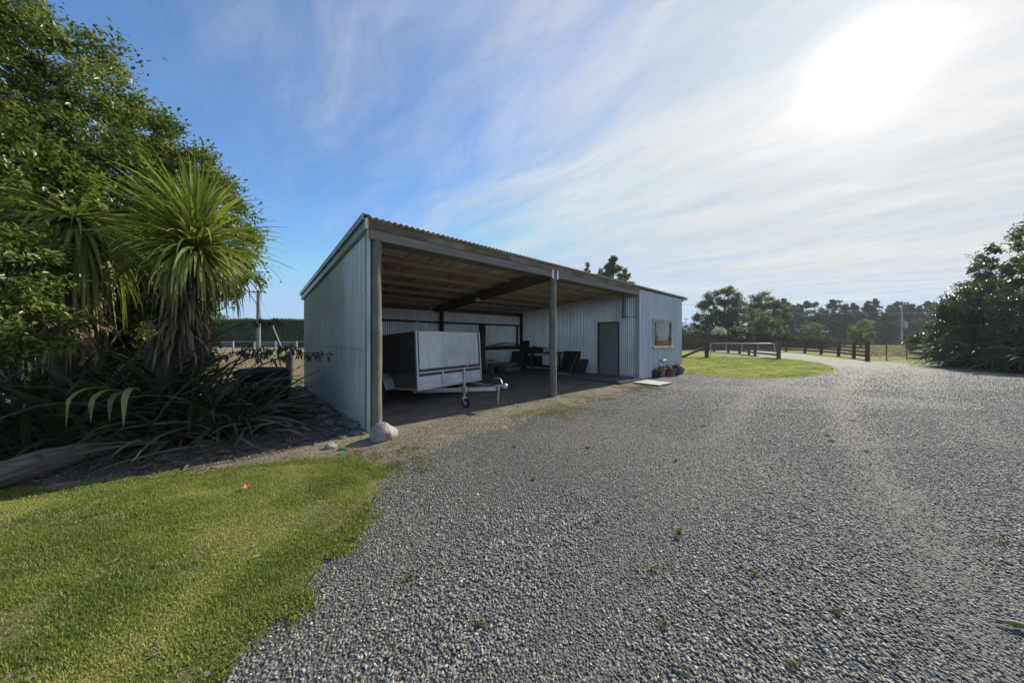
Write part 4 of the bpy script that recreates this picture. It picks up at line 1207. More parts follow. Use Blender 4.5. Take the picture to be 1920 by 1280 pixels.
for (pxx, yy, d, a, L, w, ti) in ((215, 742, 3.7, -1.7, 0.75, 0.085, 1.0), (232, 745, 3.72, -1.5, 0.62, 0.075, 0.95), (250, 748, 3.72, -1.35, 0.55, 0.07, 0.8), (262, 742, 3.75, -1.0, 0.75, 0.06, 0.95), (228, 752, 3.66, -1.9, 0.5, 0.05, 0.9)):
    X = px(pxx, d); Z = CAMH - (yy - HORI) * d / 570
    ex.append((X, d, Z + 0.06, a, 0.5, L * 0.95, w * 1.1, 5.2, ti))
flax(-4.95, 4.85, 230, 1.75, 'big dark flax clump sprawling below the spiky cabbage tree', None, pi, (0.15, 1.2), 0.06, None, (0.8, 2.6), 0.35, 0.3, extra=ex, lowdead=150)
flax(-6.05, 4.1, 170, 1.4, 'dark flax clump behind the grey log at the left edge', None, pi, (0.2, 1.3), 0.06, None, (0.8, 2.4), 0.3, 0.3, lowdead=45)
flax(-4.6, 5.45, 90, 1.05, 'low flax clump with leaves sprawling toward the tyre stack', None, pi, (0.1, 0.95), 0.055, None, (0.9, 2.2), 0.45, 0.2, lowdead=50)
flax(-6.6, 5.6, 140, 1.9, 'shaded flax clump below the camellia tree trunk', None, pi, (0.4, 1.35), 0.06, None, (0.6, 2.0), 0.25, 0.3, lowdead=30)

flax(-5.75, 4.75, 170, 1.75, 'tall upright dark flax in front of the cabbage tree trunks', None, pi, (0.85, 1.4), 0.06, None, (0.5, 1.7), 0.25, 0.4)
flax(-7.0, 4.3, 150, 1.8, 'tall dark flax at the far left edge under the shrub', None, pi, (0.8, 1.4), 0.06, None, (0.5, 1.7), 0.25, 0.45)
def flax_stalk(A, B, sag, pods, label, seed, span=0.5):
    rs = random.Random(seed)
    A = Vector(A); B = Vector(B)
    o = empty('flax_stalk', A); tag(o, label, 'flax stalk')
    pts = []
    for i in range(13):
        t = i / 12
        p = (B - A) * t + Vector((0, 0, sag * sin(pi * t ** 1.2)))
        pts.append(p)
    MB().tube(pts, [0.016 * (1 - 0.75 * i / 12) for i in range(13)], 7).build('stem', M['seed_stem'], o, True)
    Vs = []; P = []; D = []; N = []; L = []
    tw = MB()
    for i in range(pods):
        t = 1 - span + span * (i + 0.5) / pods
        k = min(11, int(t * 12)); f = t * 12 - k
        p = pts[k].lerp(pts[k + 1], f)
        q = p + Vector((rs.uniform(-.07, .07), rs.uniform(-.07, .07), rs.uniform(-0.05, 0.06)))
        tw.tube([p, q], 0.004, 4, False)
        for _ in range(rs.randint(4, 8)):
            P.append(q + Vector((rs.uniform(-.03, .03), rs.uniform(-.03, .03), rs.uniform(-.03, .02)))); D.append((rs.uniform(-.4, .4), rs.uniform(-.4, .4), -1)); N.append((rs.uniform(-1, 1), rs.uniform(-1, 1), 0.1)); L.append(rs.uniform(0.06, 0.12))
    tw.build('twig', M['seed_stem'], o)
    V, Fa = leaves_np(np.array([tuple(p) for p in P]), unit(np.array(D)), unit(np.array(N)), np.array(L), np.array(L) * 0.26)
    link('seed_pods', mesh_np('seed_pods', V, Fa, np.repeat(RNG.random(len(P)), 4)), M['seed'], o)
M['seed_stem'] = simple('flax_stem', (0.055, 0.04, 0.032), (0.03, 0.024, 0.02), 20, 0.7)
def pd(x, y, d):
    return (px(x, d), d, CAMH - (y - HORI) * d / 570)
flax_stalk(pd(385, 745, 4.5), pd(624, 664, 4.7), 0.22, 17, 'longest dark flax stalk with its pods against the corrugated side wall', 1)
flax_stalk(pd(360, 735, 4.4), pd(566, 650, 4.75), 0.16, 20, 'dark flax stalk with pods ending over the round fence post', 2)
flax_stalk(pd(330, 680, 4.5), pd(527, 602, 4.9), 0.20, 9, 'highest dark flax stalk crossing in front of the power pole', 3, 0.25)
flax_stalk(pd(345, 700, 4.7), pd(500, 655, 5.0), 0.10, 18, 'short dark flax stalk with pods above the tyre stack', 4)
flax_stalk(pd(340, 740, 4.3), pd(470, 720, 4.6), 0.12, 14, 'lowest dark flax stalk drooping in front of the tyre stack', 5)

# leaf litter on the bed (uncountable)
n = 2600
u_, v_ = RNG.uniform(-9, -2.4, n), RNG.uniform(3.1, 8, n)
ok = in_poly(u_, v_, BED)
P = np.stack([u_, v_, np.full(n, 0.022) + 0.02 * RNG.random(n)], 1)[ok]; n = len(P)
az = RNG.uniform(0, 2 * pi, n)
D = unit(np.stack([np.cos(az), np.sin(az), RNG.normal(0, 0.12, n)], 1)); N = unit(np.stack([RNG.normal(0, .3, n), RNG.normal(0, .3, n), np.ones(n)], 1))
L = RNG.uniform(0.05, 0.38, n) ** 1.2
V, Fa = leaves_np(P, D, N, L, np.minimum(L * 0.3, 0.035), 0.02)
ll = link('leaf_litter', mesh_np('leaf_litter', V, Fa, np.repeat(RNG.random(n), 4)), M['skirt_dim']); tag(ll, 'dead leaves strewn under the flax', kind='stuff')

n = 420
y = 1.0 + 7.5 * RNG.random(n) ** 1.3; x = (RNG.random(n) * 2 - 1) * y * 1.7
onl = in_poly(x, y, LAWN); ing = in_poly(x, y, GRAVEL)
keep = onl | (ing & (RNG.random(n) < 0.35))
x, y = x[keep], y[keep]; n = len(x)
az = RNG.uniform(0, 2 * pi, n)
D = unit(np.stack([np.cos(az), np.sin(az), RNG.normal(0, 0.15, n)], 1)); N = unit(np.stack([RNG.normal(0, .4, n), RNG.normal(0, .4, n), np.ones(n)], 1))
L = RNG.uniform(0.02, 0.055, n)
V, Fa = leaves_np(np.stack([x, y, np.full(n, 0.034)], 1), D, N, L, np.minimum(L * 0.45, 0.03), 0.08)
ll = link('leaf_litter', mesh_np('leaf_litter', V, Fa, np.repeat(RNG.random(n), 4)), M['skirt']); tag(ll, 'dry leaves fallen on the lawn and gravel', kind='stuff')

# pink petal
pf = MB()
for k in range(5):
    t = k * 1.26
    pf.add([(0, 0, 0.012), (0.035 * cos(t - .5), 0.035 * sin(t - .5), 0.022), (0.06 * cos(t), 0.06 * sin(t), 0.03 + 0.01 * (k % 2)), (0.035 * cos(t + .5), 0.035 * sin(t + .5), 0.022)], [(0, 1, 2, 3)])
pfo = pf.build('fallen_flower', M['petal']); pfo.scale = (0.6, 0.7, 0.9); pfo.location = (px(462, 3.0), 3.0, 0.035); pfo.rotation_euler = (0.3, 0.2, 0.4); tag(pfo, 'bright pink fallen camellia flower lying on the lawn', 'flower')

# ------------------------------------------------------------------ near grass blades
def grass_patch(name, poly, n, hmin, hmax, mat, label, xr, yr, wfun=None, drop=None, tints=(0.28, 0.8), z0=0.014, w=0.0045):
    x = RNG.uniform(xr[0], xr[1], n); y = RNG.uniform(yr[0], yr[1], n)
    ok = np.ones(n, dtype=bool)
    vis = (y > 0.8) & (np.abs(x) < y * 1.85 + 0.4)
    J = RNG.normal(0, 0.055, (2, n)); ok &= in_poly(x + J[0] - 0.015, y + J[1], poly)
    bare = vnoise(x, y, 2.2, 77, 4); ok &= RNG.random(n) > np.clip((bare - 0.53) * 7, 0, 0.85)
    ok &= vis
    nre = ~in_poly(x + 0.13, y + 0.03, poly) | ~in_poly(x, y + 0.12, poly)
    ok &= ~(nre & (RNG.random(n) < 0.35))
    x = x[ok]; y = y[ok]; nre = nre[ok]; n = len(x)
    # patchy tint from smooth waves
    pt = np.clip((vnoise(x, y, 1.5, 41, 5) - 0.5) * 2.6 + 0.5, 0, 1); cl = vnoise(x, y, 7.0, 13, 3)
    h = RNG.uniform(hmin, hmax, n) * (0.55 + 0.7 * (1 - pt)) * (0.5 + 1.1 * cl) * np.where(nre, 0.6, 1.0)
    az = RNG.uniform(0, 2 * pi, n); lean = RNG.uniform(0.2, 1.1, n)
    d = np.stack([np.cos(az) * np.sin(lean), np.sin(az) * np.sin(lean), np.cos(lean)], 1)
    s = np.stack([-np.sin(az), np.cos(az), np.zeros(n)], 1)
    W = (w * (0.7 + 0.25 * y))[:, None] * RNG.uniform(0.7, 1.3, (n, 1))
    P = np.stack([x, y, np.full(n, z0)], 1)
    a = P - s * W * 0.5; b = P + s * W * 0.5
    t = P + d * h[:, None] + np.array([[0, 0, -1]]) * (h * 0.12)[:, None]
    m1 = P + d * (h * 0.5)[:, None] + np.array([[0, 0, 0.0]]) + s * W * 0.4
    V = np.stack([a, b, m1, t], 1).reshape(-1, 3)
    i = np.arange(n)[:, None] * 4
    Fa = np.concatenate([i + np.array([[0, 1, 2]]), i + np.array([[0, 2, 3]])], 0)
    tint = tints[0] + (tints[1] - tints[0]) * np.clip(pt * 0.75 + RNG.normal(0.12, 0.17, n), 0, 1)
    tint = np.where(RNG.random(n) < 0.05 + 0.9 * np.clip(pt - 0.55, 0, 1) * 1.4, RNG.uniform(0.85, 1.0, n), tint)
    o = link(name, mesh_np(name, V, Fa, np.repeat(tint, 4)), mat); tag(o, label, kind='stuff')
    return o
LJ = [(p.x, p.y) for p in LAWN_J]
grass_patch('grass', LJ, 760000, 0.012, 0.031, M['grass'], 'short mown lawn grass in the near left corner', (-6.2, -1.1), (0.9, 3.75))
grass_patch('grass', FAR, 170000, 0.02, 0.06, M['grass'], 'mown grass of the rounded lawn by the gate', (7.5, 24), (11.5, 26), w=0.003)
# clumps of taller grass + clover at the lawn edges
edge = []
for p in LAWN_J:
    if p.y > 0.9 and p.x > -5.0: edge.append((p.x, p.y))
m_az = []
n = 26000
ei = RNG.integers(0, len(edge), n); E = np.array(edge)[ei] + RNG.normal(size=(n, 2)) * 0.06 + np.array([[0.03, 0.02]])
patch = vnoise(E[:, 0], E[:, 1], 4.0, 3) > 0.45
E = E[patch]; n = len(E)
az = RNG.uniform(0, 2 * pi, n)
D = unit(np.stack([np.cos(az), np.sin(az), RNG.uniform(0.6, 2.5, n)], 1)); N = rand_dirs(n)
L = RNG.uniform(0.012, 0.034, n)
V, Fa = leaves_np(np.stack([E[:, 0], E[:, 1], np.full(n, 0.01)], 1), D, N, L, L * 0.22)
go = link('grass_edge', mesh_np('grass_edge', V, Fa, np.repeat(RNG.uniform(0.1, 0.95, n), 4)), M['grass']); tag(go, 'ragged grass edge where the lawn meets the gravel', kind='stuff')

# clover/weed tufts scattered on gravel and moss on dirt
def weeds(name, spots, mat, label):
    Ps = []; Ds = []; Ls = []; T = []
    for (x, y, r, k) in spots:
        p = RNG.normal(size=(k, 2)) * r * 0.5
        Ps.append(np.stack([x + p[:, 0], y + p[:, 1], np.full(k, 0.012)], 1))
        a = RNG.uniform(0, 2 * pi, k)
        Ds.append(np.stack([np.cos(a), np.sin(a), RNG.uniform(0.3, 1.8, k)], 1)); Ls.append(RNG.uniform(0.008, 0.024, k)); T.append(RNG.uniform(0.2, 0.95, k))
    P = np.concatenate(Ps); D = unit(np.concatenate(Ds)); L = np.concatenate(Ls)
    V, Fa = leaves_np(P, D, rand_dirs(len(P)), L, L * 0.6)
    o = link(name, mesh_np(name, V, Fa, np.repeat(np.concatenate(T), 4)), mat); tag(o, label, kind='stuff')
spots = []
for (pxx, yy, r) in ((1280, 1262, 0.05), (1225, 1070, 0.04), (1275, 1000, 0.035), (1268, 865, 0.03), (1120, 980, 0.03), (1245, 1175, 0.03), (1415, 1080, 0.035), (1345, 1080, 0.04), (1550, 818, 0.06), (1560, 828, 0.06), (1625, 848, 0.06), (1570, 1150, 0.03), (1730, 1165, 0.03), (1440, 1190, 0.03), (1485, 1250, 0.03), (900, 1175, 0.03), (770, 1085, 0.02), (965, 838, 0.05), (1000, 900, 0.03), (1102, 840, 0.05), (815, 905, 0.05), (830, 895, 0.05), (1270, 1010, 0.03), (1670, 1250, 0.03), (1540, 880, 0.05), (1715, 1050, 0.04), (1880, 1020, 0.04), (760, 840, 0.05), (1650, 1110, 0.03), (1860, 940, 0.05), (1320, 800, 0.06), (1600, 790, 0.1)):
    x, y = pw(pxx, yy)
    if RNG.random() < 0.4 and yy > 900: continue
    spots.append((x, y, r * RNG.uniform(0.35, 0.9), int(25 + 14 * y * RNG.random())))
for k in range(260):
    t = RNG.random(); a = np.array([0.35, 5.9]) * (1 - t) + np.array([4.6, 10.2]) * t
    p = a + RNG.normal(size=2) * np.array([0.35, 0.3])
    cl = sin(t * 19) + sin(t * 7 + 1)
    if cl > 0.1: spots.append((p[0], p[1], 0.16, 60))
for k in range(70):
    p = np.array([-1.75, 3.7]) + RNG.normal(size=2) * np.array([0.35, 0.22]); spots.append((p[0], p[1], 0.1, 50))
weeds('ground_weeds', spots, M['weed'] if 'weed' in M else M.setdefault('weed', foliage('moss_leaf', (0.10, 0.115, 0.03), (0.27, 0.26, 0.08), 0.7, 0.3)), 'small weeds and moss tufts growing through the gravel')

# ------------------------------------------------------------------ pebbles (points + instances, uncountable gravel)
pm = bpy.data.materials.new('pebble'); nt = NT(pm)
oi = nt.a('ShaderNodeObjectInfo').outputs['Random']
wn_ = nt.a('ShaderNodeTexWhiteNoise', noise_dimensions='1D'); nt.l(math_(nt, 'MULTIPLY', oi, 917.3), wn_.inputs['W'])
col = ramp(nt, wn_.outputs['Value'], [(0.0, (0.09, 0.086, 0.076)), (0.22, (0.155, 0.15, 0.132)), (0.5, (0.245, 0.235, 0.205)), (0.74, (0.33, 0.312, 0.265)), (0.88, (0.42, 0.335, 0.24)), (0.95, (0.60, 0.56, 0.48))])
tc = nt.a('ShaderNodeTexCoord').outputs['Object']
nn = noise(nt, tc, 6.0, 5, 0.6)
col = mixc(nt, math_(nt, 'MULTIPLY', nn, 0.25), col, (0.12, 0.12, 0.115))
finish(nt, col, 0.62, 0, nn, 0.25, 0.004, 0.4)

def gravel_points():
    xs = []; ys = []; sc = []
    def zone(d0, d1, dens, s0, s1, wid=1.8, fade=False):
        A = (d1 - d0) * (d1 * 2 * wid)
        n = int(A * dens)
        y = RNG.uniform(d0, d1, n); x = RNG.uniform(-1, 1, n) * d1 * wid
        ok = np.abs(x) < y * 1.78 + 0.25
        if fade: ok &= RNG.random(n) > (y - d0) / (d1 - d0)
        xs.append(x[ok]); ys.append(y[ok]); sc.append(RNG.gamma(5, 1, ok.sum()) / 5 * (s1 - s0) * 0.5 + s0)
    zone(1.15, 2.6, 5200, 0.0080, 0.0200)
    zone(2.6, 4.2, 4300, 0.0075, 0.0190)
    zone(4.2, 6.5, 2600, 0.0080, 0.0190, 1.75)
    zone(6.5, 9.0, 1100, 0.0095, 0.021, 1.75)
    zone(9.0, 17.0, 420, 0.012, 0.026, 1.75, True)
    x = np.concatenate(xs); y = np.concatenate(ys); s = np.concatenate(sc)
    LW = [(p.x, p.y) for p in LAWN_J]; GJ = [(p.x, p.y) for p in GRAVEL_J]; DJ = [(p.x, p.y) for p in DIRT_J]
    N1 = RNG.normal(0, 1, (4, len(x)))
    inl = in_poly(x + 0.03 + 0.045 * N1[0], y + 0.045 * N1[1], LW); ing = in_poly(x, y, GJ)
    ind = in_poly(x + 0.22 * N1[2], y + 0.20 * N1[3], DJ)
    nearl = in_poly(x - 0.12 + 0.04 * N1[2], y + 0.04 * N1[3], LW)
    inl0 = in_poly(x, y, LW)
    # shed frame
    rx = x - P1.x; ry = y - P1.y
    ss = rx * U.x + ry * U.y; vv = rx * V_.x + ry * V_.y
    inshed = (ss > 0) & (ss < 14) & (vv > 0.05) & (vv < 6.2)
    left = (ss < 0) & (x < -1.5)
    # thin-out towards the shed over the dirt strip, plus patchiness
    r = RNG.random(len(x))
    patch = vnoise(x, y, 0.9, 5, 4); wear = np.clip((vnoise(x, y * 1.0, 0.42, 31, 4) - 0.5) * 5, 0, 1)
    keep = (~ind & ing & ~inl)
    dist = np.clip(1 - np.abs(vv) / 1.3, 0, 1)
    keepd = ind & ~inl & ~inshed & (r < (0.42 * (1 - dist) + 0.12) * (0.4 + 1.2 * patch)) & ~(left & (r > 0.15))
    keeps = inshed & (r < 0.05)
    path = [(0.6, 0.6), (3.2, 3.6), (7.0, 7.6), (12.5, 12.2), (19.0, 16.8), (24.5, 21.0)]
    dmin = np.full(len(x), 99.0)
    for (ax, ay), (bx, by) in zip(path[:-1], path[1:]):
        L2 = (bx - ax) ** 2 + (by - ay) ** 2
        t = np.clip(((x - ax) * (bx - ax) + (y - ay) * (by - ay)) / L2, 0, 1)
        dmin = np.minimum(dmin, np.hypot(x - ax - t * (bx - ax), y - ay - t * (by - ay)))
    trk = np.exp(-((dmin - 0.78) / 0.26) ** 2) * (0.5 + 0.5 * vnoise(x, y, 0.6, 8))
    trk = np.maximum(trk, 0.7 * np.exp(-((dmin - 2.3) / 0.35) ** 2) * vnoise(x, y, 0.5, 19))
    wear = np.maximum(wear, 1.7 * trk)
    s = s * (1 - 0.25 * np.clip(wear, 0, 1))
    bare = keep & ((r < 0.06 + 0.2 * patch + 0.28 * wear) | (nearl & (r < 0.40)))
    k = (keep & ~bare) | keepd | keeps
    # lawn strays
    k |= inl0 & (x > -1.6) & (r < 0.02)
    return x[k], y[k], s[k]
gx, gy, gs = gravel_points()
n = len(gx)
print('pebbles', n)
me = bpy.data.meshes.new('gravel_pebbles')
me.vertices.add(n)
sink = gs * RNG.uniform(0.05, 0.32, n)
sink = sink + np.where(in_poly(gx, gy, [(p.x, p.y) for p in LAWN_J]), 0.011, np.where(in_poly(gx, gy, [(p.x, p.y) for p in DIRT_J]), 0.005, 0.0))
me.vertices.foreach_set('co', np.stack([gx, gy, 0.004 + sink], 1).astype(np.float32).ravel())
a = me.attributes.new('scl', 'FLOAT_VECTOR', 'POINT')
a.data.foreach_set('vector', np.stack([gs * RNG.uniform(0.9, 1.5, n), gs * RNG.uniform(0.65, 1.05, n), gs * RNG.uniform(0.35, 0.75, n)], 1).astype(np.float32).ravel())
a = me.attributes.new('rot', 'FLOAT_VECTOR', 'POINT')
a.data.foreach_set('vector', np.stack([RNG.normal(0, 0.38, n), RNG.normal(0, 0.38, n), RNG.uniform(0, 6.28, n)], 1).astype(np.float32).ravel())
me.update()
po = link('gravel_pebbles', me, pm); tag(po, 'loose grey river pebbles of the gravel yard', kind='stuff')
ng = bpy.data.node_groups.new('pebble_nodes', 'GeometryNodeTree')
ng.interface.new_socket('Geometry', in_out='INPUT', socket_type='NodeSocketGeometry')
ng.interface.new_socket('Geometry', in_out='OUTPUT', socket_type='NodeSocketGeometry')
N_ = ng.nodes; Lk = ng.links.new
gi = N_.new('NodeGroupInput'); gout = N_.new('NodeGroupOutput')
ico = N_.new('GeometryNodeMeshIcoSphere'); ico.inputs['Radius'].default_value = 0.5; ico.inputs['Subdivisions'].default_value = 2
nz = N_.new('ShaderNodeTexNoise'); nz.inputs['Scale'].default_value = 1.6
sub = N_.new('ShaderNodeVectorMath'); sub.operation = 'SUBTRACT'; sub.inputs[1].default_value = (0.5, 0.5, 0.5)
scv = N_.new('ShaderNodeVectorMath'); scv.operation = 'SCALE'; scv.inputs[3].default_value = 0.75
Lk(nz.outputs['Color'], sub.inputs[0]); Lk(sub.outputs[0], scv.inputs[0])
sp = N_.new('GeometryNodeSetPosition'); Lk(ico.outputs['Mesh'], sp.inputs['Geometry']); Lk(scv.outputs[0], sp.inputs['Offset'])
ssm = N_.new('GeometryNodeSetShadeSmooth'); Lk(sp.outputs[0], ssm.inputs[0])
sm = N_.new('GeometryNodeSetMaterial'); sm.inputs['Material'].default_value = pm; Lk(ssm.outputs[0], sm.inputs['Geometry'])
iop = N_.new('GeometryNodeInstanceOnPoints')
mtp = N_.new('GeometryNodeMeshToPoints'); Lk(gi.outputs[0], mtp.inputs['Mesh'])
Lk(mtp.outputs[0], iop.inputs['Points']); Lk(sm.outputs[0], iop.inputs['Instance'])
na = N_.new('GeometryNodeInputNamedAttribute'); na.data_type = 'FLOAT_VECTOR'; na.inputs['Name'].default_value = 'scl'
nb = N_.new('GeometryNodeInputNamedAttribute'); nb.data_type = 'FLOAT_VECTOR'; nb.inputs['Name'].default_value = 'rot'
e2r = N_.new('FunctionNodeEulerToRotation'); Lk(nb.outputs[0], e2r.inputs[0])
Lk(na.outputs[0], iop.inputs['Scale']); Lk(e2r.outputs[0], iop.inputs['Rotation'])
Lk(iop.outputs[0], gout.inputs[0])
mdf = po.modifiers.new('pebbles', 'NODES'); mdf.node_group = ng

# ------------------------------------------------------------------ gate and rail fences
def rail_fence(name, pts, label, railh=(0.30, 0.58, 0.87, 1.14), ph=1.28, pw_=0.17, rh=0.14, endpost=0.2):
    base = Vector((pts[0][0], pts[0][1], 0))
    o = empty(name, base); tag(o, label, 'fence')
    for i, p in enumerate(pts):
        r = pw_ if not (i == 0) else endpost
        p = Vector((p[0], p[1], 0)) - base
        q = Vector((pts[min(i + 1, len(pts) - 1)][0], pts[min(i + 1, len(pts) - 1)][1], 0)) - Vector((pts[max(i - 1, 0)][0], pts[max(i - 1, 0)][1], 0))
        a = atan2(q.y, q.x)
        mt = Matrix.Translation(p) @ Matrix.Rotation(a, 4, 'Z')
        MB().box(-r / 2, r / 2, -r / 2, r / 2, -0.1, ph + (0.08 if i == 0 else 0), mt).build('post', M['rail'], o)
    for i in range(len(pts) - 1):
        a = Vector((pts[i][0], pts[i][1], 0)) - base; b = Vector((pts[i + 1][0], pts[i + 1][1], 0)) - base
        sd = (b - a).normalized().cross(Vector((0, 0, 1))) * 0.105
        for z in railh:
            MB().bar(a + sd + Vector((0, 0, z)), b + sd + Vector((0, 0, z)), 0.04, rh).build('rail', M['rail'], o)
    return o
FA = [(20.3, 23.15), (21.5, 26.9), (22.6, 29.0), (23.5, 31.4), (24.2, 34.0), (24.6, 37), (24.7, 40), (24.3, 43.5), (23.2, 47), (21.2, 50.5), (18.6, 53.5)]
rail_fence('rail_fence', FA, 'brown four-rail timber fence seen through the metal gate')
FB = [(25.25, 21.6), (27.1, 24.1), (28.9, 26.9), (30.4, 29.9), (31.8, 33.0), (32.9, 36.5), (33.4, 40), (33.5, 43.5), (32.8, 47), (31.3, 50.5), (29, 54), (26, 57.5)]
rail_fence('rail_fence', FB, 'brown four-rail timber fence along the far side of the drive, ending right of it')
# gate
gA = Vector((15.62, 24.4, 0)); gB = Vector((20.15, 23.0, 0))
gate = empty('farm_gate', gA); tag(gate, 'pale galvanised tube farm gate with mesh on the lawn', 'gate')
D_ = (gB - gA); GL = D_.length; Dn = D_.normalized()
def gp_(t, z): return Dn * t + Vector((0, 0, z))
g0, g1 = 0.28, GL - 0.22
fr_ = MB().tube([gp_(g0, 0.12), gp_(g0, 1.0), gp_(g0 + 0.06, 1.13), gp_(g0 + 0.2, 1.18), gp_(g1 - 0.2, 1.18), gp_(g1 - 0.06, 1.13), gp_(g1, 1.0), gp_(g1, 0.12), gp_(g0, 0.12)], 0.027, 8)
fr_.build('gate_frame', M['gate'], gate, True)
for k in (1, 2, 3):
    t = g0 + (g1 - g0) * k / 4
    MB().tube([gp_(t, 0.12), gp_(t, 1.17)], 0.018, 8).build('gate_stile', M['gate'], gate, True)
mw = MB()
for z in (0.22, 0.32, 0.43, 0.55, 0.68, 0.83, 1.0):
    mw.tube([gp_(g0, z), gp_(g1, z)], 0.0035, 4, False)
t = g0 + 0.15
while t < g1:
    mw.tube([gp_(t, 0.12), gp_(t, 1.0)], 0.0025, 4, False); t += 0.15
mw.build('wire_mesh', M['wire'], gate)
gpo = MB().box(-0.12, 0.12, -0.12, 0.12, -0.1, 1.34).build('gate_post', M['post_dark'], None, bevel=0.01); gpo.location = gA + Vector((0.02, 0.02, 0)); gpo.rotation_euler = (0, 0, -0.3); tag(gpo, 'square dark gate post at the left end of the metal gate', 'gate post')
stt = MB().bar((0, 0, 0.02), (2.35, 0.5, 0.85), 0.15, 0.15).build('post_strut', M['post_dark'], None); stt.location = (13.15, 23.9, 0); tag(stt, 'dark diagonal timber strut bracing the left gate post', 'strut')
# wire mesh fence to the right
mf = empty('mesh_fence', (25.5, 21.7, 0)); tag(mf, 'low wire mesh fence with thin posts right of the rail fence', 'fence')
FC = [(25.55, 21.75), (27.1, 22.0), (29.6, 22.8), (32.0, 23.7), (34.4, 24.6), (37.0, 25.6)]
for (x, y) in FC:
    MB().tube([(x - 25.5, y - 21.7, -0.1), (x - 25.5, y - 21.7, 1.22)], 0.035, 8).build('post', M['wire'], mf, True)
mw = MB()
for i in range(len(FC) - 1):
    a = Vector((FC[i][0] - 25.5, FC[i][1] - 21.7, 0)); b = Vector((FC[i + 1][0] - 25.5, FC[i + 1][1] - 21.7, 0))
    L = (b - a).length; dd = (b - a) / L
    for z in (0.05, 1.18):
        mw.tube([a + Vector((0, 0, z)), b + Vector((0, 0, z))], 0.014 if z > 1 else 0.006, 5, False)
    t = -1.1
    while t < L:
        for (t0, t1, z0, z1) in ((t, t + 1.1, 0.05, 1.15), (t + 1.1, t, 0.05, 1.15)):
            # clip to span
            def cl(t0, z0, t1, z1):
                pts = []
                for (tt, zz, ot, oz) in ((t0, z0, t1, z1), (t1, z1, t0, z0)):
                    if tt < 0: f = (0 - tt) / (ot - tt); tt, zz = 0, zz + (oz - zz) * f
                    if tt > L: f = (L - tt) / (ot - tt); tt, zz = L, zz + (oz - zz) * f
                    pts.append((tt, zz))
                return pts
            if max(t0, t1) <= 0 or min(t0, t1) >= L: continue
            q = cl(t0, z0, t1, z1)
            mw.tube([a + dd * q[0][0] + Vector((0, 0, q[0][1])), a + dd * q[1][0] + Vector((0, 0, q[1][1]))], 0.003, 3, False)
        t += 0.12
mw.build('wire_mesh', M['wire'], mf)

# ------------------------------------------------------------------ left background
hd = empty('hedge', (-48, 62, 0)); tag(hd, 'long tall clipped dark hedge across the paddock', 'hedge')
n = 60000
hx0, hx1, hz = -50.0, 42.0, 5.35
face = RNG.random(n)
x = RNG.uniform(hx0, hx1, n)
topm = face < 0.3
z = np.where(topm, hz + RNG.normal(0, 0.09, n) + 0.10 * np.sin(x * 0.9) + 0.08 * np.sin(x * 2.3), RNG.uniform(0, hz, n))
y = np.where(topm, RNG.uniform(-1.5, 1.5, n), -1.5 + RNG.normal(0, 0.09, n) + 0.12 * np.sin(x * 1.7 + z))
Nn = np.where(topm[:, None], np.array([[0, 0, 1.0]]), np.array([[0, -1.0, 0.2]]))
D = unit(Nn * 0.6 + rand_dirs(n)); V, Fa = leaves_np(np.stack([x, y, z], 1), D, unit(Nn + rand_dirs(n) * 0.5), RNG.uniform(0.16, 0.36, n), RNG.uniform(0.1, 0.2, n))
link('hedge_leaves', mesh_np('hedge_leaves', V, Fa, np.repeat(RNG.random(n), 4)), M['hedge'], hd)
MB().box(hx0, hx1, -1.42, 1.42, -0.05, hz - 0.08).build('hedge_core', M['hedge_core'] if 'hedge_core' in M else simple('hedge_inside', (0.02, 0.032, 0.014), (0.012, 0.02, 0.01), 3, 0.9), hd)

def tree(name, x, y, blobs, n, size, mat, label, cat='tree', group=None, clump=0.6, clumps=60, trunk=0.18, fork=None, shell=0.5, bark=None, aspect=0.5, tb=0.5):
    o = empty(name, (x, y, 0)); tag(o, label, cat, group)
    cr, C = leaf_crown('crown', blobs, n, size, mat, o, clump, clumps, shell, aspect, 0.15, tb)
    zc = sum(b[2] for b in blobs) / len(blobs)
    branches('trunk', (0, 0, 0), C, bark or M['bark'], o, trunk, (0, 0, fork or zc * 0.6), 22, int(abs(x * 7)) + 1)
    return o
def at(pxx, ytop, d):   # column, crown-top row and distance -> x, y, height
    return px(pxx, d), d, CAMH + (HORI - ytop) * d / 570
x, y, h = at(412, 590, 85)
tree('rounded_tree', x, y, [(0, 0, h * 0.6, 4.8, 3.5, h * 0.40)], 2600, 0.5, M['gum'], 'rounded olive tree rising above the left end of the hedge', clump=1.0)
x, y, h = at(365, 592, 90)
tree('rounded_tree', x, y, [(0, 0, h * 0.6, 4.0, 3.0, h * 0.38)], 2200, 0.5, M['hedge'], 'dark tree above the hedge beside the cabbage tree skirt', clump=1.0)

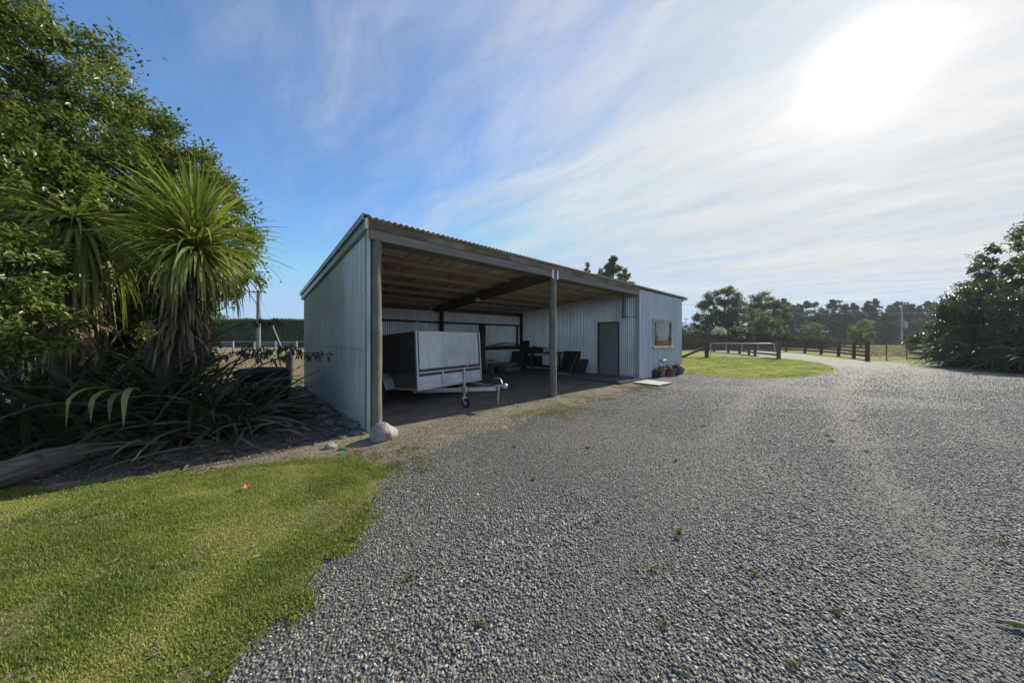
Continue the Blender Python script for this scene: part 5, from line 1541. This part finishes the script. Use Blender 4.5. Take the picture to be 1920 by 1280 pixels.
def power_pole(x, y, h, label, bw=2.3, r=0.17, mat=None, trans=False, axis=0.0, taper=0.65):
    o = empty('power_pole', (x, y, 0), (0, 0, axis)); tag(o, label, 'power pole')
    MB().tube([(0, 0, -0.2), (0, 0, h * 0.5), (0, 0, h)], [r, r * (1 + taper) / 2, r * taper], 12).build('pole', mat or M['pole'], o, True)
    MB().box(-bw / 2, bw / 2, -0.27, -0.16, h - 0.35, h - 0.22).build('crossarm', M['post_dark'], o)
    MB().bar((-0.6, -0.2, h - 0.3), (0, -0.12, h - 1.0), 0.04, 0.04).bar((0.6, -0.2, h - 0.3), (0, -0.12, h - 1.0), 0.04, 0.04).build('arm_brace', M['wire'], o)
    for t in (-0.46, -0.2, 0.2, 0.46):
        MB().lathe([(0.03, 0), (0.07, 0.05), (0.04, 0.09), (0.07, 0.13), (0.03, 0.19)], 8, Matrix.Translation((t * bw, -0.215, h - 0.22))).build('insulator', M['pole_conc'], o, True)
    if trans:
        MB().box(-0.45, 0.45, -0.75, -0.22, h * 0.40, h * 0.40 + 1.5).build('transformer_box', M['pole_conc'], o, bevel=0.05)
    return o
x, y, h = at(484.5, 544, 45)
power_pole(x, y, h, 'tall timber power pole with crossarm standing before the hedge', 2.4, 0.30, taper=0.72)
gw = MB().tube([Vector(pd(489, 560, 45)), Vector(pd(511, 610, 44.6))], 0.02, 4).build('guy_wire', M['wire'], None); tag(gw, 'thin stay wire running from the power pole to its white guard', 'wire')
gg = MB().tube([Vector(pd(511, 610, 44.6)), Vector(pd(525, 644, 44.4)), Vector(pd(529, 654, 44.3))], 0.075, 6).build('wire_guard', M['whiterail'], None); tag(gg, 'white sleeve around the foot of the stay wire', 'guard')
yf = empty('yard_fence', (-55, 46, 0)); tag(yf, 'pale rail yard fence across the paddock before the hedge', 'fence')
for i in range(15):
    MB().box(i * 3.2 - 0.09, i * 3.2 + 0.09, -0.09, 0.09, 0, 1.25).build('post', M['whiterail'], yf)
for i in range(14):
    for z in ((0.35, 0.65, 0.95, 1.15) if i % 3 != 1 else (1.15, 0.2)):
        MB().box(i * 3.2 + 0.1, i * 3.2 + 3.1, -0.13, -0.095, z - 0.05, z + 0.05).build('rail', M['whiterail'], yf)

# conifers behind the shed roof
def conifer(x, y, h, r, label, group=None, n=1500, mat=None, size=0.5, name='conifer_tree', base=0.12, irregular=0.25, power=0.85):
    o = empty(name, (x, y, 0)); tag(o, label, 'tree', group)
    nb = int(34 + h * 2.2)
    bt = RNG.random(nb) ** 0.9
    bz = h * (base + (1 - base) * bt)
    br = r * ((1 - bt) ** power + 0.04) * RNG.uniform(1 - irregular * 1.6, 1 + irregular, nb)
    ba = RNG.uniform(0, 2 * pi, nb)
    k = RNG.integers(0, nb, n)
    f = RNG.random(n) ** 0.6
    P = np.stack([np.cos(ba[k]) * br[k] * f, np.sin(ba[k]) * br[k] * f, bz[k] - 0.18 * br[k] * f + 0.12 * br[k] * f ** 3], 1)
    P += RNG.normal(size=(n, 3)) * np.array([0.22, 0.22, 0.14]) * (0.3 + br[k] * 0.35)[:, None]
    D = unit(np.stack([np.cos(ba[k]), np.sin(ba[k]), np.full(n, -0.1)], 1) + rand_dirs(n) * 0.9)
    nt_ = int(n * 0.06)
    P[:nt_] = np.stack([RNG.normal(0, 0.12, nt_), RNG.normal(0, 0.12, nt_), h * (0.86 + 0.16 * RNG.random(nt_))], 1)
    V, Fa = leaves_np(P, D, rand_dirs(n), size * RNG.uniform(0.6, 1.3, n), size * 0.4 * RNG.uniform(0.6, 1.3, n))
    bt_ = RNG.normal(0, 0.15, nb)
    link('crown', mesh_np('crown', V, Fa, np.repeat(np.clip(0.45 + bt_[k] + RNG.normal(0, .15, n), 0, 1), 4)), mat or M['conifer'], o)
    m = MB().tube([(0, 0, -0.1), (0, 0, h * 0.5), (0, 0, h * 0.97)], [h * 0.018, h * 0.011, 0.03], 7)
    for i in range(0, nb, 3):
        m.tube([(0, 0, bz[i] - 0.1), (cos(ba[i]) * br[i] * 0.8, sin(ba[i]) * br[i] * 0.8, bz[i] - 0.15 * br[i])], [0.04, 0.012], 4, False)
    m.build('trunk', M['bark'], o, True)
    return o
x, y, h = at(1150, 484, 46); conifer(x, y, h, 3.4, 'broad pine rising over the shed roof ridge', n=9000, size=0.38, mat=M['gum'], base=0.3, irregular=0.15, power=0.6)
x, y, h = at(1172, 507, 47); conifer(x, y, h, 2.6, 'smaller pine close on the right of the one over the roof', n=6000, size=0.36, mat=M['gum'], base=0.3, irregular=0.18, power=0.6)
x, y, h = at(1101, 495, 50); conifer(x, y, h, 2.2, 'pointed conifer tip showing left over the shed roof', n=1800, size=0.4)
x, y, h = at(1126, 506, 52); conifer(x, y, h, 2.6, 'dark conifer tip between the pine and the pointed one', n=1800, size=0.4)

# ------------------------------------------------------------------ right background trees
x, y, h = at(1350, 536, 52)
tree('gum_tree', x, y, [(0, 0, h * 0.62, 3.3, 3, h * 0.36), (-2.6, 0, h * 0.5, 2.2, 2, h * 0.28), (2.4, 0.4, h * 0.55, 2.3, 2, h * 0.30), (-1.6, 0, h * 0.25, 2.4, 2, h * 0.18), (1.6, 0, h * 0.28, 2.2, 2, h * 0.2)], 30000, 0.27, M['gum'], 'largest rounded gum tree right of the shed', clump=0.55, clumps=190, trunk=0.3, fork=3.0, shell=0.5, tb=0.42)
x, y, h = at(1432, 545, 62)
tree('gum_tree', x, y, [(0, 0, h * 0.72, 3.2, 2.6, h * 0.25), (-2.6, 0, h * 0.6, 2.2, 2, h * 0.2), (2.6, 0, h * 0.62, 2.2, 2, h * 0.2), (0.6, 0, h * 0.35, 2.5, 2, h * 0.25)], 19000, 0.30, M['gum'], 'open crowned gum tree behind the middle of the metal gate', clump=0.6, clumps=110, trunk=0.28, fork=4.0, tb=0.3)
x, y, h = at(1412, 578, 48)
tree('pale_shrub_tree', x, y, [(0, 0, h * 0.6, 2.2, 2, h * 0.38), (-1.6, 0, h * 0.4, 1.8, 1.6, h * 0.36), (1.8, 0, h * 0.45, 1.8, 1.6, h * 0.36)], 7000, 0.26, M['roundbush'], 'pale green bushy tree left of the gate end post', clump=0.4, clumps=120, trunk=0.14, fork=1.5, tb=0.35)
x, y, h = at(1385, 610, 45)
tree('dark_bush', x, y, [(0, 0, h * 0.5, 2.6, 2, h * 0.5)], 4200, 0.26, M['gum'], 'dark green bush right of the white plumes', 'bush', clump=0.4, clumps=70, trunk=0.1, fork=1, tb=0.2)
x, y, h = at(1445, 600, 46)
tree('dark_bush', x, y, [(0, 0, h * 0.5, 2.8, 2, h * 0.5)], 5000, 0.26, M['hedge'], 'dark bush directly behind the right gate post', 'bush', clump=0.4, clumps=70, trunk=0.1, fork=1, tb=0.4)
row = [(1470, 562, 80), (1484, 566, 84), (1497, 572, 86), (1512, 566, 88), (1523, 563, 90), (1536, 590, 86), (1560, 564, 88), (1571, 561, 92), (1585, 572, 90), (1600, 570, 90), (1614, 568, 92), (1628, 566, 90), (1641, 562, 92), (1655, 570, 90), (1668, 574, 92), (1682, 567, 95), (1696, 566, 93), (1710, 572, 92), (1724, 575, 92), (1738, 567, 92), (1752, 569, 92), (1768, 562, 90), (1548, 585, 95), (1785, 566, 90), (1590, 585, 84), (1618, 590, 84), (1660, 588, 84), (1700, 590, 84), (1735, 590, 84), (1500, 592, 80), (1478, 590, 76)]
row.sort()
ords = ['first', 'second', 'third', 'fourth', 'fifth', 'sixth', 'seventh', 'eighth', 'ninth', 'tenth', 'eleventh', 'twelfth', 'thirteenth', 'fourteenth', 'fifteenth', 'sixteenth']
kc = {'conifer': 0, 'leafy': 0}
for i, (pxx, yt, d) in enumerate(row):
    x, y, h = at(pxx, yt, d)
    if i % 4 == 2:
        kc['leafy'] += 1
        tree('broadleaf_tree', x, y, [(0, 0, h * 0.68, 2.5, 2.5, h * 0.28), (-1.5, 0, h * 0.42, 2.6, 2.2, h * 0.3), (1.5, 0, h * 0.4, 2.5, 2.2, h * 0.3)], 6500, 0.45, M['gum'], 'dark round-topped tree, %s of its kind from the left in the far tree line' % ords[kc['leafy'] - 1], group='far tree line', clump=0.7, clumps=60, trunk=0.2, fork=3, tb=0.18)
    else:
        kc['conifer'] += 1
        k = kc['conifer']
        lab = 'dark conifer, %s of its kind from the left in the far tree line' % ords[k - 1] if k <= 16 else 'dark conifer in the far tree line, %s of its kind from its right end' % ords[24 - k - 1 if 24 - k - 1 < 16 else 15]
        conifer(x, y, h, h * 0.27, lab, 'far tree line', 4600, None, 0.55, 'conifer_tree', 0.02, 0.3, 0.6)
# power pole and wires on the right
x, y, h = at(1691, 565, 70)
power_pole(x, y, h, 'distant pole with transformer box before the far tree line', 3.4, 0.19, M['pole_conc'], True, 0.2)
wr = MB().tube([Vector(pd(1470, 587, 66)), Vector(pd(1560, 588.5, 67)), Vector(pd(1691, 586, 70)), Vector(pd(1800, 584, 73))], 0.035, 4).build('power_line', M['whiterail'], None); tag(wr, 'thin pale power line crossing before the far tree line', 'power line')
wr = MB().tube([Vector(pd(1180, 575, 60)), Vector(pd(1330, 571, 62)), Vector(pd(1470, 572, 66)), Vector(pd(1691, 569, 70))], 0.018, 4).build('power_line', M['whiterail'], None); tag(wr, 'upper thin power line passing the large gum tree', 'power line')
for pxx, yt, lab in ((1286, 596, 'small distant pole nearest to the shed end'), (1302, 597, 'small distant pole left of the large gum tree')):
    x, y, h = at(pxx, yt, 110)
    o = MB().tube([(0, 0, 0), (0, 0, h)], [0.16, 0.12], 6).box(-0.9, 0.9, -0.06, 0.06, h - 0.5, h - 0.35).build('distant_pole', M['wire'], None); o.location = (x, y, 0); tag(o, lab, 'pole')
# low shrubs left of the big gum
for pxx, yt, d, r, lab, mt_ in ((1284, 605, 60, 2.0, 'dark bush at the foot of the distant mountain', 'hedge'), (1300, 607, 62, 2.0, 'dark bush between shed end and large gum tree', 'hedge'), (1318, 612, 58, 2.2, 'dark bush under the left side of the large gum tree', 'gum'), (1290, 620, 47, 2.2, 'light olive shrub behind the fence next to the shed end', 'roundbush'), (1316, 622, 47, 2.2, 'light olive shrub left of the white plumes', 'roundbush'), (1272, 618, 47, 2.0, 'light olive shrub partly hidden by the shed end', 'roundbush')):
    x, y, h = at(pxx, yt, d)
    tree('low_bush', x, y, [(0, 0, h * 0.5, r, r * 0.8, h * 0.52)], 2400, 0.24, M[mt_], lab, 'bush', clump=0.4, clumps=40, trunk=0.07, fork=0.6, tb=0.45)
for pxx, yt, d, r, lab in ((1522, 601, 47, 1.35, 'round clipped-looking olive bush nearer to the gate'), (1614, 598, 44, 1.5, 'round pale olive bush behind the right end of the rail fence')):
    x, y, h = at(pxx, yt, d)
    tree('round_bush', x, y, [(0, 0, h * 0.62, r, r, h * 0.36), (0, 0, h * 0.4, r * 0.8, r * 0.8, h * 0.3)], 5200, 0.18, M['roundbush'], lab, 'bush', clump=0.25, clumps=90, trunk=0.1, fork=0.9, tb=0.5)
x, y, h = at(1738, 616, 25)
tree('weeping_bush', x, y, [(0, 0, h * 0.66, 1.35, 1.1, h * 0.28), (-0.5, 0, h * 0.45, 0.9, 0.8, h * 0.3)], 6500, 0.14, M['rightleaf'], 'dark weeping bush with green top behind the mesh fence', 'bush', clump=0.2, clumps=90, trunk=0.08, fork=1.0, tb=0.5)
# toetoe plumes
tt = empty('toetoe_grass', (px(1348, 42), 42, 0)); tag(tt, 'pampas grass with pale feathery plumes behind the gate', 'grass clump')
az = RNG.uniform(0, 2 * pi, 160)
V, Fa, per = straps(RNG.normal(size=(160, 3)) * np.array([0.3, 0.3, 0]), az, RNG.uniform(0.7, 1.4, 160), RNG.uniform(1.2, 2.0, 160), np.full(160, 0.05), RNG.uniform(1, 2.4, 160), 6)
strap_obj('leaves', [(V, Fa, per, RNG.random(160))], M['flax_far'], tt)
P = []
for (dx, z) in ((-0.75, 2.5), (-0.3, 2.95), (-0.45, 2.6), (0.45, 2.85), (0.75, 2.6), (0.3, 2.45)):
    k = 160
    q = RNG.normal(size=(k, 3)) * np.array([0.13, 0.13, 0.17]) + np.array([dx, 0, z]); P.append(q)
    MB().tube([(dx * 0.2, 0, 0), (dx * 0.8, 0, z * 0.7), (dx, 0, z)], 0.012, 5).build('stem', M['litter'], tt)
P = np.concatenate(P); D = unit(rand_dirs(len(P)) + np.array([0.3, 0, -0.6]))
V, Fa = leaves_np(P, D, rand_dirs(len(P)), np.full(len(P), 0.2), np.full(len(P), 0.05))
link('plumes', mesh_np('plumes', V, Fa, np.repeat(RNG.random(len(P)), 4)), M['plume'], tt)
# flax row behind fence B (reads as one mass)
n = 5200
t = RNG.random(n)
bxx = 38 + 7 * t + RNG.normal(0, .8, n) - 1; byy = 47 - 4.5 * t + RNG.normal(0, .8, n)
V, Fa, per = straps(np.stack([bxx, byy, np.zeros(n)], 1), RNG.uniform(0, 2 * pi, n), RNG.uniform(0.9, 1.5, n), RNG.uniform(1.3, 2.6, n), np.full(n, 0.09), RNG.uniform(0.3, 1.6, n), 5)
fr2 = strap_obj('flax_row', [(V, Fa, per, RNG.random(n))], M['flax_far']); tag(fr2, 'band of upright flax behind the rail fence', kind='stuff')
# scrub band behind fences left of flax
n = 9000
t = RNG.random(n)
bxx = 20 + 20 * t + RNG.normal(0, .8, n); byy = 58 - 9 * t + RNG.normal(0, 1.0, n)
V, Fa, per = straps(np.stack([bxx, byy, np.zeros(n)], 1), RNG.uniform(0, 2 * pi, n), RNG.uniform(0.7, 1.5, n), RNG.uniform(0.8, 2.0, n), np.full(n, 0.07), RNG.uniform(0.4, 1.8, n), 4)
fr2 = strap_obj('rough_grass_band', [(V, Fa, per, RNG.random(n))], M['roundbush']); tag(fr2, 'rough tall grass beyond the drive', kind='stuff')
# dry grass in paddocks
def dry(name, xr, yr, n, h, label, w=0.03):
    x = RNG.uniform(*xr, n); y = RNG.uniform(*yr, n)
    keep = ~in_poly(x, y, GRAVEL) & ~in_poly(x, y, FAR) & ~in_poly(x, y, VERGE)
    rx = x - P1.x; ry = y - P1.y; ss = rx * U.x + ry * U.y; vv = rx * V_.x + ry * V_.y
    keep &= ~((ss > -0.3) & (ss < 14) & (vv > -0.2) & (vv < 6.6)) & (np.abs(x) < y * 1.8)
    x = x[keep]; y = y[keep]; n = len(x)
    V, Fa, per = straps(np.stack([x, y, np.zeros(n)], 1), RNG.uniform(0, 2 * pi, n), RNG.uniform(0.8, 1.5, n), h * RNG.uniform(0.5, 1.2, n), w * RNG.uniform(0.6, 1.2, n), RNG.uniform(0.3, 1.6, n), 3)
    o = strap_obj(name, [(V, Fa, per, RNG.random(n))], M['drygrass']); tag(o, label, kind='stuff')
dry('dry_grass', (-30, -7), (12.5, 30), 26000, 0.38, 'dry tan grass of the paddock left of the shed', 0.02)
dry('dry_grass', (30, 75), (25, 56), 30000, 0.5, 'dry tan grass of the paddock beyond the mesh fence', 0.05)

# ------------------------------------------------------------------ right near shrubs
def rt(name, x, y, blobs, n, size, mat, label, **k):
    return tree(name, x, y, blobs, n, size, mat, label, 'tree' if 'tree' in name else 'shrub', **k)
rt('broadleaf_tree', 31.0, 17.5, [(0, 0, 5.0, 3.2, 2.8, 3.9), (-1.6, 0, 3.6, 2.4, 2.2, 2.7), (2.5, 0, 4.5, 3.2, 2.8, 3.8)], 46000, 0.17, M['rightleaf'], 'tall dark leafy tree at the right edge of the yard', clump=0.3, clumps=330, trunk=0.2, fork=2.2, shell=0.7, tb=0.5)
rt('twiggy_shrub', 26.4, 16.9, [(0, 0, 2.7, 1.9, 1.7, 2.0), (-0.7, 0, 1.8, 1.7, 1.5, 1.5)], 26000, 0.12, M['rightleaf'], 'dense dark shrub between the strap leaves and the tall tree', clump=0.22, clumps=240, trunk=0.09, fork=1.2, shell=0.7, tb=0.45)
rt('twiggy_shrub', 28.3, 18.6, [(-0.2, 0, 2.7, 1.7, 1.5, 1.5), (-0.9, 0, 2.9, 0.9, 0.9, 1.0), (-0.6, 0, 1.6, 1.9, 1.5, 1.3)], 11000, 0.13, M['rightleaf'], 'looser dark shrub reaching left toward the mesh fence', clump=0.22, clumps=180, trunk=0.09, fork=1.2, shell=0.6, tb=0.6)
rt('twiggy_shrub', 25.2, 14.6, [(0, 0, 2.3, 1.6, 1.5, 1.7)], 9000, 0.12, M['rightleaf'], 'dark shrub at the right edge behind the strap leaves', clump=0.22, clumps=150, trunk=0.09, fork=1.2, shell=0.65, tb=0.4)
for (x, y, L, nn_, lab) in ((24.6, 16.5, 2.3, 240, 'flax with arching glossy leaves at the left end of the right border'), (23.9, 15.2, 2.4, 240, 'second flax from the left in the right border'), (23.4, 14.0, 2.3, 230, 'third flax from the left in the right border'), (22.9, 12.9, 2.2, 200, 'flax at the right edge of the photo in the border')):
    flax(x, y, nn_, L, lab, None, pi, (0.5, 1.35), 0.11, M['flax_far'], (1.4, 3.0), 0.3, 0.35, group='flax plants of the right border')
# a stick lying on the gravel at right
sk = MB().tube([(0, 0, 0.012), (0.05, -0.02, 0.016), (0.11, -0.05, 0.018), (0.17, -0.07, 0.012), (0.20, -0.09, 0.01)], [0.006, 0.013, 0.015, 0.012, 0.005], 8).build('driftwood_stick', M['litter'], None, True)
sk.location = (px(1868, 1.60), 1.60, 0.012); tag(sk, 'short brown stick lying on gravel near the right edge', 'stick')

# ------------------------------------------------------------------ air
hm = bpy.data.materials.new('haze_air'); nt = NT(hm)
pv = nt.a('ShaderNodeVolumePrincipled'); pv.inputs['Color'].default_value = (0.80, 0.90, 1.0, 1); pv.inputs['Density'].default_value = 0.00042; pv.inputs['Anisotropy'].default_value = 0.35
oo = nt.a('ShaderNodeOutputMaterial'); nt.l(pv.outputs[0], oo.inputs['Volume'])
hz_ = MB().box(-950, 950, -950, 950, -1.2, 24).build('haze', hm); tag(hz_, 'thin bright air between the yard and the far trees', kind='stuff')

# ------------------------------------------------------------------ light, sky, camera
SAZ, SEL = radians(49.3), radians(30.2)
sv = Vector((cos(SEL) * sin(SAZ), cos(SEL) * cos(SAZ), sin(SEL)))
sun = bpy.data.lights.new('sun', 'SUN'); sun.energy = 4.0; sun.angle = radians(0.55); sun.color = (1.0, 0.92, 0.79)
so = bpy.data.objects.new('sun', sun); COL.objects.link(so)
so.rotation_euler = sv.to_track_quat('Z', 'Y').to_euler(); so.location = (20, 20, 30)

w = bpy.data.worlds.new('World'); S.world = w; w.use_nodes = True
nt = NT.__new__(NT); nt.t = w.node_tree; nt.t.nodes.clear(); nt.n = nt.t.nodes
sky = nt.a('ShaderNodeTexSky', sky_type='NISHITA'); sky.sun_disc = False
sky.sun_elevation = SEL; sky.sun_rotation = SAZ; sky.air_density = 1.0; sky.dust_density = 0.1; sky.ozone_density = 2.2; sky.altitude = 50
gen = nt.a('ShaderNodeTexCoord').outputs['Generated']
sep = nt.a('ShaderNodeSeparateXYZ'); nt.l(gen, sep.inputs[0])
zz = math_(nt, 'ADD', math_(nt, 'MAXIMUM', sep.outputs['Z'], 0.0), 0.06)
cmb = nt.a('ShaderNodeCombineXYZ'); nt.l(math_(nt, 'DIVIDE', sep.outputs['X'], zz), cmb.inputs[0]); nt.l(math_(nt, 'DIVIDE', sep.outputs['Y'], zz), cmb.inputs[1])
wv = noise_warp(nt, cmb.outputs[0], 0.7, 0.9)
WR = radians(40)
mp1 = nt.a('ShaderNodeMapping', vector_type='TEXTURE'); mp1.inputs['Rotation'].default_value = (0, 0, radians(138)); mp1.inputs['Scale'].default_value = (3.4, 0.75, 1); nt.l(wv, mp1.inputs['Vector'])
n1 = noise(nt, mp1.outputs[0], 1.1, 9, 0.62)
mp2 = nt.a('ShaderNodeMapping', vector_type='TEXTURE'); mp2.inputs['Rotation'].default_value = (0, 0, radians(150)); mp2.inputs['Scale'].default_value = (2.4, 0.34, 1); nt.l(wv, mp2.inputs['Vector'])
n2 = noise(nt, mp2.outputs[0], 1.0, 6, 0.6)
n3 = noise(nt, cmb.outputs[0], 0.45, 3, 0.5)
dt = nt.a('ShaderNodeVectorMath', operation='DOT_PRODUCT'); nt.l(gen, dt.inputs[0]); dt.inputs[1].default_value = sv
dots = dt.outputs['Value']
dr_ = nt.a('ShaderNodeVectorMath', operation='DOT_PRODUCT'); nt.l(gen, dr_.inputs[0]); dr_.inputs[1].default_value = (0.90, 0.30, 0.30)
wv2 = noise_warp(nt, cmb.outputs[0], 2.6, 0.30)
mp4 = nt.a('ShaderNodeMapping', vector_type='TEXTURE'); mp4.inputs['Rotation'].default_value = (0, 0, radians(132)); mp4.inputs['Scale'].default_value = (0.75, 0.20, 1); nt.l(wv2, mp4.inputs['Vector'])
n4 = noise(nt, mp4.outputs[0], 1.0, 10, 0.68)
cov = math_(nt, 'ADD', math_(nt, 'MULTIPLY', n1, 0.50), math_(nt, 'MULTIPLY', n2, 0.20))
cov = math_(nt, 'ADD', cov, math_(nt, 'MULTIPLY', n4, 0.26))
cov = math_(nt, 'ADD', cov, math_(nt, 'MULTIPLY', n3, 0.22))
cov = math_(nt, 'SUBTRACT', cov, 0.06)
cov = math_(nt, 'ADD', cov, math_(nt, 'MULTIPLY', math_(nt, 'POWER', math_(nt, 'MAXIMUM', dots, 0.0), 6.0), 0.09))
cov = math_(nt, 'ADD', cov, math_(nt, 'MULTIPLY', dr_.outputs['Value'], 0.29))
# less cloud just above the horizon
cov = math_(nt, 'SUBTRACT', cov, math_(nt, 'MULTIPLY', math_(nt, 'SUBTRACT', 1.0, math_(nt, 'MULTIPLY', sep.outputs['Z'], 7.0, True), True), 0.27))
cf = nt.a('ShaderNodeMapRange', interpolation_type='SMOOTHSTEP'); cf.inputs[1].default_value = 0.47; cf.inputs[2].default_value = 0.98; cf.inputs[3].default_value = 0.0; cf.inputs[4].default_value = 0.95
nt.l(cov, cf.inputs[0])
# cirrus scatters forward: brighter toward the sun
p1 = math_(nt, 'POWER', math_(nt, 'MAXIMUM', dots, 0.0), 3.0)
p2 = math_(nt, 'POWER', math_(nt, 'MAXIMUM', dots, 0.0), 45.0)
p3 = math_(nt, 'POWER', math_(nt, 'MAXIMUM', dots, 0.0), 560.0)
br_ = math_(nt, 'ADD', 2.95, math_(nt, 'MULTIPLY', p1, 0.35))
br_ = math_(nt, 'ADD', br_, math_(nt, 'MULTIPLY', p2, 0.65))
br_ = math_(nt, 'ADD', br_, math_(nt, 'MULTIPLY', p3, 4.2))
br_ = math_(nt, 'MULTIPLY', br_, math_(nt, 'ADD', 0.60, math_(nt, 'MULTIPLY', math_(nt, 'ADD', math_(nt, 'MULTIPLY', n4, 0.5), math_(nt, 'MULTIPLY', n1, 0.5)), 0.92)))
cc = nt.a('ShaderNodeVectorMath', operation='SCALE'); cc.inputs[0].default_value = (1.0, 0.995, 0.99); nt.l(br_, cc.inputs[3])
skymin = nt.a('ShaderNodeVectorMath', operation='MINIMUM'); nt.l(sky.outputs[0], skymin.inputs[0]); skymin.inputs[1].default_value = (3.2, 3.6, 4.2)
skyb = mixc(nt, 1.0, skymin.outputs[0], (0.62, 0.82, 0.98), 'MULTIPLY')
skyc = mixc(nt, cf.outputs[0], skyb, cc.outputs[0])
bg = nt.a('ShaderNodeBackground'); bg.inputs['Strength'].default_value = 0.15; nt.l(skyc, bg.inputs['Color'])
wo_ = nt.a('ShaderNodeOutputWorld'); nt.l(bg.outputs[0], wo_.inputs['Surface'])

cam = bpy.data.cameras.new('camera'); cam.sensor_width = 36; cam.lens = F * 36; cam.shift_y = -(640 - HORI) / 1920; cam.clip_end = 9000; cam.clip_start = 0.05
co = bpy.data.objects.new('camera', cam); COL.objects.link(co)
co.location = (0, 0, CAMH); co.rotation_euler = (pi / 2, 0, 0)
S.camera = co

S.view_settings.view_transform = 'Standard'; S.view_settings.look = 'None'
S.view_settings.exposure = 0.55; S.view_settings.gamma = 1.0
S.cycles.use_denoising = True
S.cycles.max_bounces = 8; S.cycles.diffuse_bounces = 6; S.cycles.glossy_bounces = 2; S.cycles.transparent_max_bounces = 6; S.cycles.transmission_bounces = 3
S.cycles.sample_clamp_indirect = 6.0
